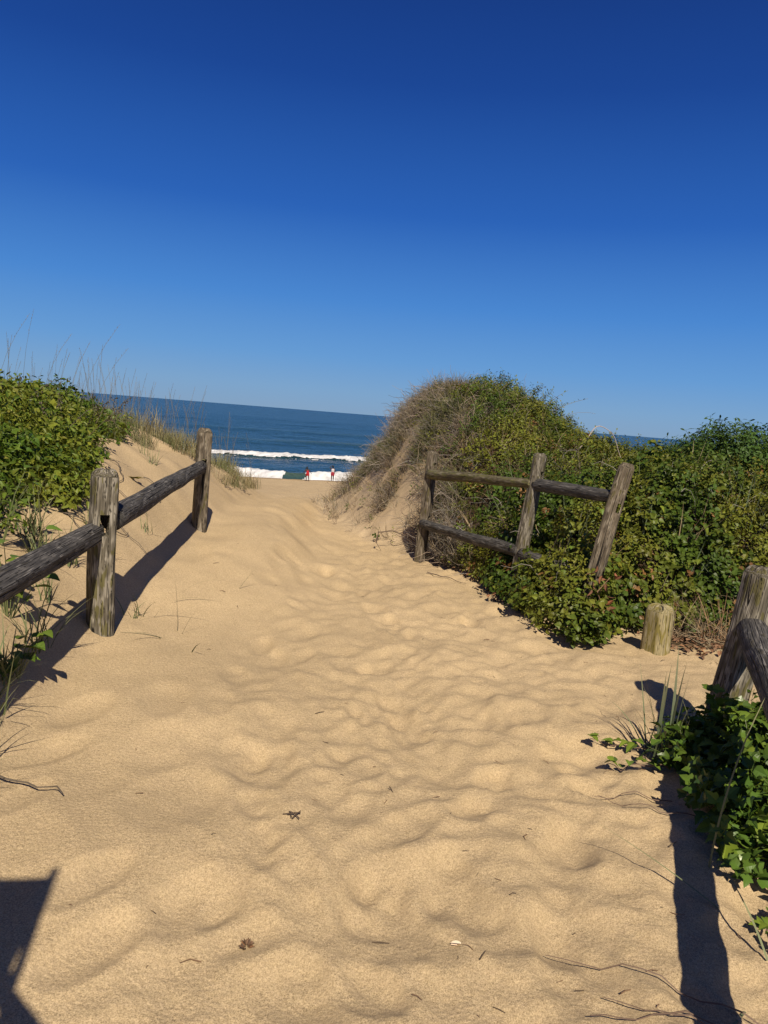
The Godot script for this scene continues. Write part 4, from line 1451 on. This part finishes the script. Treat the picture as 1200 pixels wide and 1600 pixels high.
		tag(o, e[4], "runner", "dark runners on the sand")

# ------------------------------------------------------------------ near right patch
var L_vine := make_lut([2.0, 2.5, 2.6, 2.7, 2.85, 3.1, 3.4, 3.75, 4.0, 4.4], [2.0, 1.74, 1.56, 1.46, 1.42, 1.45, 1.48, 1.52, 1.66, 2.2], 2.0, 4.4, 0.05)

func near_canopy(x: float, d: float) -> float:
	# height of a low mound of vines hanging off the near right fence
	if d < 2.45 or d > 4.2: return 0.0
	var s := x - lut(L_vine, d, 2.0, 20.0) + 0.05 * n_lump2.get_noise_2d(x * 2.0, d * 2.0)
	var e := smoothstep(2.45, 2.75, d) * smoothstep(4.2, 3.8, d)
	return (0.05 + 0.16 * smoothstep(0.0, 0.35, s) + 0.05 * n_lump2.get_noise_2d(x * 1.5, d * 1.5)) * e if s > 0.0 else 0.0

func build_near_right_plants() -> void:
	var r := RandomNumberGenerator.new()
	r.seed = 871
	var vine := base("ground_vine", P(1.6, 3.0, 0.1), "glossy green ground vine with big lobed leaves under the near right rail", "vine")
	var origin := vine.position
	var lm := leaf_mat(Color.WHITE, 0.3)
	var big := []
	for k in 8:
		var b := MB.new()
		leaf_at(b, Vector3.ZERO, Vector3(0, 0, 1), Vector3.UP, 0.085, 0.075, "lobed" if k < 6 else "heart", vary(r, Color(0.125, 0.185, 0.026), 0.3))
		big.append(b.mesh())
	var n := 0
	var lists := []
	var tints := []
	var tries := 0
	while n < 280 and tries < 40000:
		tries += 1
		var d := r.randf_range(2.45, 4.0)
		var x := r.randf_range(1.1, 2.5)
		if x > 0.56 * d + 0.15: continue
		var c := near_canopy(x, d)
		if c < 0.05: continue
		var p := P(x, d, ground(x, d) + c * r.randf_range(0.75, 1.0) + 0.015)
		var o := put(big[n % 8], "leaf", lm, vine)
		o.transform = Transform3D(Basis(Vector3.UP, r.randf() * TAU) * Basis(Vector3.RIGHT, r.randf_range(-0.3, 0.75)), p - origin).scaled_local(Vector3.ONE * r.randf_range(0.6, 1.15))
		n += 1
	for k in 1500:
		var d := r.randf_range(2.2, 4.1)
		var x := r.randf_range(1.05, 3.2)
		var c := near_canopy(x, d)
		if c < 0.03: continue
		lists.append(stand(P(x, d, ground(x, d) + c * r.randf_range(0.05, 0.85)) - origin, Vector3(-0.1, 1, 0.2) + rand_dir(r) * 0.7, r, r.randf_range(0.6, 1.0)))
		tints.append(vary(r, Color(0.07, 0.12, 0.018), 0.3))
	scatter(vine, "foliage", sprig(41, "lobed", 7, 0.2, 0.075, 0.062, 0.8), lm, lists, tints)
	# trailing stems with single leaves over the sand
	var trail := [[1.46, 2.52, -1.9, 0.3, "lowest trailing vine stem with small leaves at the right edge"], [1.55, 2.62, -1.7, 0.36, "trailing vine stem over the sand just above the lowest one"], [1.48, 3.55, 3.2, 0.3, "trailing vine reaching left over sunlit sand near the grass tuft"], [1.50, 3.8, 2.9, 0.34, "farthest trailing vine left of the near right post"]]
	for e: Array in trail:
		var o := base("trailing_vine", P(float(e[0]), float(e[1]), ground(float(e[0]), float(e[1]))), e[4], "vine", "vines trailing on the sand at the right")
		var sb := MB.new()
		var pts := []
		var p := Vector2(float(e[0]), float(e[1]))
		var a := float(e[2])
		for k in 10:
			pts.append(P(p.x, p.y, ground(p.x, p.y) + 0.015 + 0.03 * absf(sin(k * 0.9))) - o.position)
			p += Vector2(cos(a), sin(a)) * float(e[3]) / 9.0
			a += r.randf_range(-0.35, 0.4)
		tube(sb, pts, 0.0045, 0.002, 4, Color(0.14, 0.09, 0.06))
		put(sb.mesh(), "stem", mat_plain(Color.WHITE, 0.9, true), o)
		for k in 12:
			var lf := put(big[k % 8], "leaf", lm, o)
			lf.transform = Transform3D(Basis(Vector3.UP, r.randf() * TAU) * Basis(Vector3.RIGHT, r.randf_range(-0.4, 0.6)), (pts[k % 10] as Vector3) + Vector3(0, 0.02, 0)).scaled_local(Vector3.ONE * r.randf_range(0.45, 0.8))
	# spiky grass at the left of the vine
	var gm := mat_plain(Color.WHITE, 0.7, true)
	var b := MB.new()
	for k in 26:
		blade(b, Vector3(r.randf_range(-0.12, 0.12), 0, r.randf_range(-0.1, 0.1)), flat_dir(r), r.randf_range(0.25, 0.5), r.randf_range(0.05, 0.9), r.randf_range(0.1, 0.9), 0.009, vary(r, Color(0.085, 0.115, 0.05), 0.3), 6)
	for k in 6:
		blade(b, Vector3(r.randf_range(-0.12, 0.14), 0, 0), flat_dir(r), r.randf_range(0.45, 0.62), 0.05, 0.12, 0.020, Color(0.075, 0.105, 0.06), 6)
	var t := put(b.mesh(), "grass_tuft", gm)
	t.position = P(1.55, 3.78, ground(1.55, 3.78) - 0.01)
	tag(t, "spiky blue green grass tuft between the near right post and the path", "grass tuft")
	# long curving blades over the vine
	var longs := [[1.34, 2.75, 0.85, 0.1, 0.9, Vector3(0.7, 0, -0.6), "long pale grass blade curving up over the near right vine"], [1.27, 2.5, 0.5, 1.2, 0.2, Vector3(-0.8, 0, -0.6), "pale grass blade lying across the rail's shadow"], [1.16, 2.05, 0.5, 1.25, 0.15, Vector3(-0.6, 0, 0.75), "straight grass blade on sand left of the rail's shadow"], [1.18, 1.98, 0.4, 1.3, 0.1, Vector3(-0.8, 0, 0.35), "thin grass blade lying at the lower right"], [1.32, 2.25, 0.34, 0.8, 0.6, Vector3(-0.2, 0, -1), "short grass blade standing in the rail's shadow"]]
	for e: Array in longs:
		var bb := MB.new()
		blade(bb, Vector3.ZERO, (e[5] as Vector3).normalized(), float(e[2]), float(e[3]), float(e[4]), 0.008, Color(0.15, 0.17, 0.08), 10)
		var o := put(bb.mesh(), "grass_sprout", gm)
		o.position = P(float(e[0]), float(e[1]), ground(float(e[0]), float(e[1])) + 0.004)
		tag(o, e[6], "grass blade", "long grass blades by the near right rail")
	# bare runners on the sand at lower right
	var runs := [[1.18, 1.98, 0.62, 2.75, "upper of the thin bare runners stretching left at the lower right"], [1.16, 1.90, 0.5, 2.95, "middle bare runner at the lower right"], [1.12, 1.86, 0.42, 3.05, "lowest dark bare runner at the lower right"], [1.40, 3.3, 0.36, 3.3, "curled dry runner left of the vine in sunlit sand"], [1.42, 3.1, 0.42, 3.2, "reddish bare runner reaching left from the vine"]]
	for e: Array in runs:
		var sb := MB.new()
		var pts := []
		var p := Vector2(float(e[0]), float(e[1]))
		var a := float(e[3])
		for k in 12:
			pts.append(P(p.x, p.y, ground(p.x, p.y) + 0.010 + 0.012 * absf(sin(k * 0.8))) - P(float(e[0]), float(e[1]), 0))
			p += Vector2(cos(a), sin(a)) * float(e[2]) / 11.0
			a += r.randf_range(-0.25, 0.25)
		tube(sb, pts, 0.0035, 0.0015, 4, Color(0.13, 0.085, 0.055))
		var o := put(sb.mesh(), "runner", gm)
		o.position = P(float(e[0]), float(e[1]), 0)
		tag(o, e[4], "runner", "dark runners on the sand")

# ------------------------------------------------------------------ people
func build_people() -> void:
	var skin := Color(0.20, 0.115, 0.075)
	var red := Color(0.62, 0.06, 0.10)
	# child stepping to the left along the water's edge
	person(P(-6.9, 67.0, path_y(-6.9, 67.0) + 0.0), 0.5, 1.27, {
		"chest": Vector3(-0.02, 0.725, -0.05), "neck": Vector3(-0.025, 0.82, -0.075), "head": Vector3(-0.03, 0.90, -0.11),
		"shoulder_l": Vector3(-0.12, 0.79, -0.07), "shoulder_r": Vector3(0.07, 0.785, -0.06),
		"elbow_l": Vector3(-0.21, 0.66, -0.06), "wrist_l": Vector3(-0.28, 0.53, -0.09), "elbow_r": Vector3(0.18, 0.67, -0.02), "wrist_r": Vector3(0.27, 0.56, -0.06),
		"knee_l": Vector3(-0.07, 0.29, -0.09), "ankle_l": Vector3(-0.05, 0.05, -0.05), "knee_r": Vector3(0.06, 0.28, 0.02), "ankle_r": Vector3(0.07, 0.05, 0.1)},
		skin, [["swimsuit", red, 0.012, [["pelvis", "waist", 0.055, 0.048, 1.0, 0.03], ["pelvis", "waist", 0.055, 0.048, 1.0, -0.03], ["waist", "chest", 0.05, 0.05, 0.6, 0.03], ["waist", "chest", 0.05, 0.05, 0.6, -0.03], ["hip_l", "knee_l", 0.056, 0.05, 0.5], ["hip_r", "knee_r", 0.056, 0.05, 0.5]]]],
		Color(0.03, 0.022, 0.018), "child in a red swimsuit stepping left with arms held out at the water's edge", 0.017)
	# child standing with a hand at the head
	person(P(-4.87, 69.0, path_y(-4.87, 69.0)), 0.15, 1.42, {
		"elbow_l": Vector3(-0.20, 0.86, -0.03), "wrist_l": Vector3(-0.10, 0.955, -0.06), "elbow_r": Vector3(0.145, 0.64, 0.0), "wrist_r": Vector3(0.13, 0.52, -0.09)},
		skin, [["top", Color(0.72, 0.70, 0.72), 0.011, [["waist", "chest", 0.05, 0.056, 1.0, 0.035], ["waist", "chest", 0.05, 0.056, 1.0, -0.035], ["chest", "neck", 0.05, 0.04, 0.5, 0.03], ["chest", "neck", 0.05, 0.04, 0.5, -0.03]]],
		["shorts", Color(0.55, 0.14, 0.20), 0.013, [["pelvis", "waist", 0.055, 0.048, 0.9, 0.03], ["pelvis", "waist", 0.055, 0.048, 0.9, -0.03], ["hip_l", "knee_l", 0.056, 0.05, 0.45], ["hip_r", "knee_r", 0.056, 0.05, 0.45]]]],
		Color(0.025, 0.02, 0.018), "child in a white top and red shorts standing with one hand raised to the head", 0.018)
	# unseen companion beside the camera; folded chair guessed and shaped for the lower left shadow
	var at := P(-0.80, -0.10, ground(-0.80, -0.10))
	person(at, 0.0, 1.84, {
		"elbow_l": Vector3(-0.225, 0.93, -0.02), "wrist_l": Vector3(-0.14, 1.065, 0.0), "elbow_r": Vector3(0.225, 0.93, -0.02), "wrist_r": Vector3(0.14, 1.065, 0.0)},
		Color(0.42, 0.27, 0.19), [["shirt", Color(0.25, 0.3, 0.4), 0.012, [["pelvis", "waist", 0.055, 0.05, 1.0, 0.03], ["pelvis", "waist", 0.055, 0.05, 1.0, -0.03], ["waist", "chest", 0.05, 0.056, 1.0, 0.035], ["waist", "chest", 0.05, 0.056, 1.0, -0.035], ["chest", "neck", 0.056, 0.036, 0.6, 0.035], ["chest", "neck", 0.056, 0.036, 0.6, -0.035], ["neck", "shoulder_l", 0.025, 0.036], ["neck", "shoulder_r", 0.025, 0.036], ["shoulder_l", "elbow_l", 0.036, 0.03, 0.7], ["shoulder_r", "elbow_r", 0.036, 0.03, 0.7]]],
		["shorts", Color(0.12, 0.12, 0.14), 0.014, [["pelvis", "waist", 0.058, 0.05, 0.6, 0.03], ["pelvis", "waist", 0.058, 0.05, 0.6, -0.03], ["hip_l", "knee_l", 0.056, 0.046, 0.8], ["hip_r", "knee_r", 0.056, 0.046, 0.8]]]],
		Color(0.05, 0.035, 0.025), "unseen person standing beside the camera with both arms raised, shadow on the sand", 0.022)
	var chair := base("guessed_chair", at + Vector3(0.02, 2.02, 0.14), "unseen folded beach chair, guessed and shaped for the shadow in the lower left corner", "chair")
	var frame_m := mat_plain(Color(0.75, 0.75, 0.77), 0.35)
	for k in 2:
		var fb := MB.new()
		var s := -0.27 if k == 0 else 0.27
		tube(fb, [Vector3(s * 1.05, -0.12, 0), Vector3(s, 0.1, 0.0), Vector3(s * 0.97, 0.62, 0.0)], 0.013, 0.013, 8, Color.WHITE)
		put(fb.mesh(), "frame_tube", frame_m, chair)
	var bb := MB.new()
	tube(bb, [Vector3(-0.28, -0.08, 0), Vector3(0.28, -0.08, 0)], 0.013, 0.013, 8, Color.WHITE)
	put(bb.mesh(), "crossbar", frame_m, chair)
	var cl := MB.new()
	for side in 2:
		for r in 9:
			for q in 9:
				var u := q / 8.0 - 0.5
				var v := r / 8.0
				var half := 0.268 - 0.02 * sin(PI * clampf(v * 1.25, 0.0, 1.0))
				cl.vert(Vector3(u * 2.0 * half, -0.22 + 0.80 * v, 0.03 * cos(u * PI) + 0.006 * side))
		for r in 8:
			for q in 8:
				var p := side * 81 + r * 9 + q
				if side == 1: cl.quad(p, p + 1, p + 10, p + 9)
				else: cl.quad(p, p + 9, p + 10, p + 1)
	cl.calc_normals()
	put(cl.mesh(), "seat_cloth", mat_plain(Color(0.05, 0.12, 0.3), 0.9), chair)

# ------------------------------------------------------------------ small things on the sand
func build_debris() -> void:
	var r := RandomNumberGenerator.new()
	r.seed = 1203
	var m := mat_plain(Color.WHITE, 0.85, true)
	# crossed twigs in the middle of the path
	var o := base("twig_bundle", P(-0.26, 2.83, ground(-0.26, 2.83)), "small bundle of crossed dark twigs lying in the middle of the path", "twigs")
	for k in 5:
		var b := MB.new()
		var a := k * 1.3
		tube(b, [Vector3(-cos(a), 0, -sin(a)) * 0.025, Vector3(0, 0.006, 0), Vector3(cos(a), 0.2, sin(a)) * 0.03], 0.0028, 0.0018, 4, Color(0.07, 0.045, 0.03))
		put(b.mesh(), "twig", m, o).position = Vector3(r.randf_range(-0.02, 0.02), 0.006, r.randf_range(-0.012, 0.012))
	# seed head
	o = base("seed_head", P(-0.31, 2.14, ground(-0.31, 2.14)), "brown dried seed head lying on the sand lower left of the path's centre", "seed head")
	var sb := MB.new()
	for k in 40:
		var dir := rand_dir(r)
		dir.y = absf(dir.y)
		leaf_at(sb, dir * 0.006, dir, rand_dir(r), 0.02, 0.008, "oval", vary(r, Color(0.13, 0.08, 0.045), 0.5))
	put(sb.mesh(), "bracts", m, o).set_meta("kind", "stuff")
	# pale chip
	var cb := MB.new()
	leaf_at(cb, Vector3(-0.018, 0.008, 0), Vector3(1, 0.15, 0), Vector3.UP, 0.038, 0.016, "oblong", Color(0.55, 0.48, 0.34))
	leaf_at(cb, Vector3(-0.018, 0.002, 0), Vector3(1, 0.1, 0), Vector3.UP, 0.038, 0.016, "oblong", Color(0.6, 0.5, 0.35))
	var chip := put(cb.mesh(), "shell_chip", m)
	chip.position = P(0.33, 2.21, ground(0.33, 2.21))
	tag(chip, "pale cream shell chip on the sand right of centre in the foreground", "shell")
	# loose bits of twig scattered over the path
	var bits := []
	for k in 6:
		var b := MB.new()
		var l: float = [0.03, 0.045, 0.06, 0.02, 0.016, 0.075][k]
		tube(b, [Vector3(-l * 0.5, 0, 0), Vector3(0, 0.004, l * 0.06 * (k - 2)), Vector3(l * 0.5, 0.002, 0)], 0.002 + 0.0004 * (k % 3), 0.0014, 4, Color(0.085, 0.055, 0.035) if k % 2 == 0 else Color(0.15, 0.09, 0.05))
		bits.append(b.mesh())
	var proto: MeshInstance3D = null
	for k in 150:
		var d := 1.9 + 7.0 * pow(r.randf(), 1.3)
		var x := r.randf_range(-0.48, 0.5) * d + 0.15
		if r.randf() < 0.45: x = r.randf_range(0.1, 0.5) * d
		if left_s(x, d) > -0.3 or right_s(x, d) > 0.0: continue
		var b: MeshInstance3D
		if proto == null:
			proto = put(bits[0], "twig", m)
			b = proto
		else:
			b = proto.duplicate()
			b.name = numbered("twig")
			b.mesh = bits[r.randi() % 6]
			add_child(b)
		b.position = P(x, d, ground(x, d) + 0.003)
		b.rotation = Vector3(0, r.randf() * TAU, r.randf_range(-0.15, 0.15))
		b.scale = Vector3.ONE * r.randf_range(0.45, 1.0)
		tag(b, "tiny dark twig fragment lying on the trodden sand", "twig", "twig fragments on the path")
	# forked dead branch on the mound's sandy foot
	var fb := MB.new()
	tube(fb, [Vector3(-0.35, 0.02, 0.05), Vector3(-0.33, 0.16, 0.03), Vector3(-0.15, 0.19, 0), Vector3(0.05, 0.13, -0.03), Vector3(0.22, 0.02, -0.05)], 0.009, 0.006, 5, Color(0.10, 0.07, 0.05))
	tube(fb, [Vector3(-0.33, 0.15, 0.03), Vector3(-0.36, 0.05, 0.08), Vector3(-0.28, -0.06, 0.12)], 0.006, 0.003, 5, Color(0.10, 0.07, 0.05))
	var fo := put(fb.mesh(), "dead_branch", m)
	fo.position = P(0.28, 9.9, ground(0.28, 9.9) + 0.03)
	tag(fo, "dark forked dead branch lying at the sandy foot of the mound", "branch")
	# dark curled runner before the right fence
	var cb2 := MB.new()
	var pts := []
	for k in 9: pts.append(P(0.52 + 0.05 * k, 8.25 - 0.045 * k + 0.03 * sin(k * 1.7), ground(0.52 + 0.05 * k, 8.25 - 0.045 * k) + 0.02) - P(0.52, 8.25, 0))
	tube(cb2, pts, 0.006, 0.003, 4, Color(0.10, 0.07, 0.05))
	var co := put(cb2.mesh(), "runner", m)
	co.position = P(0.52, 8.25, 0)
	tag(co, "short dark crooked runner on sand before the right fence's first post", "runner", "dark runners on the sand")
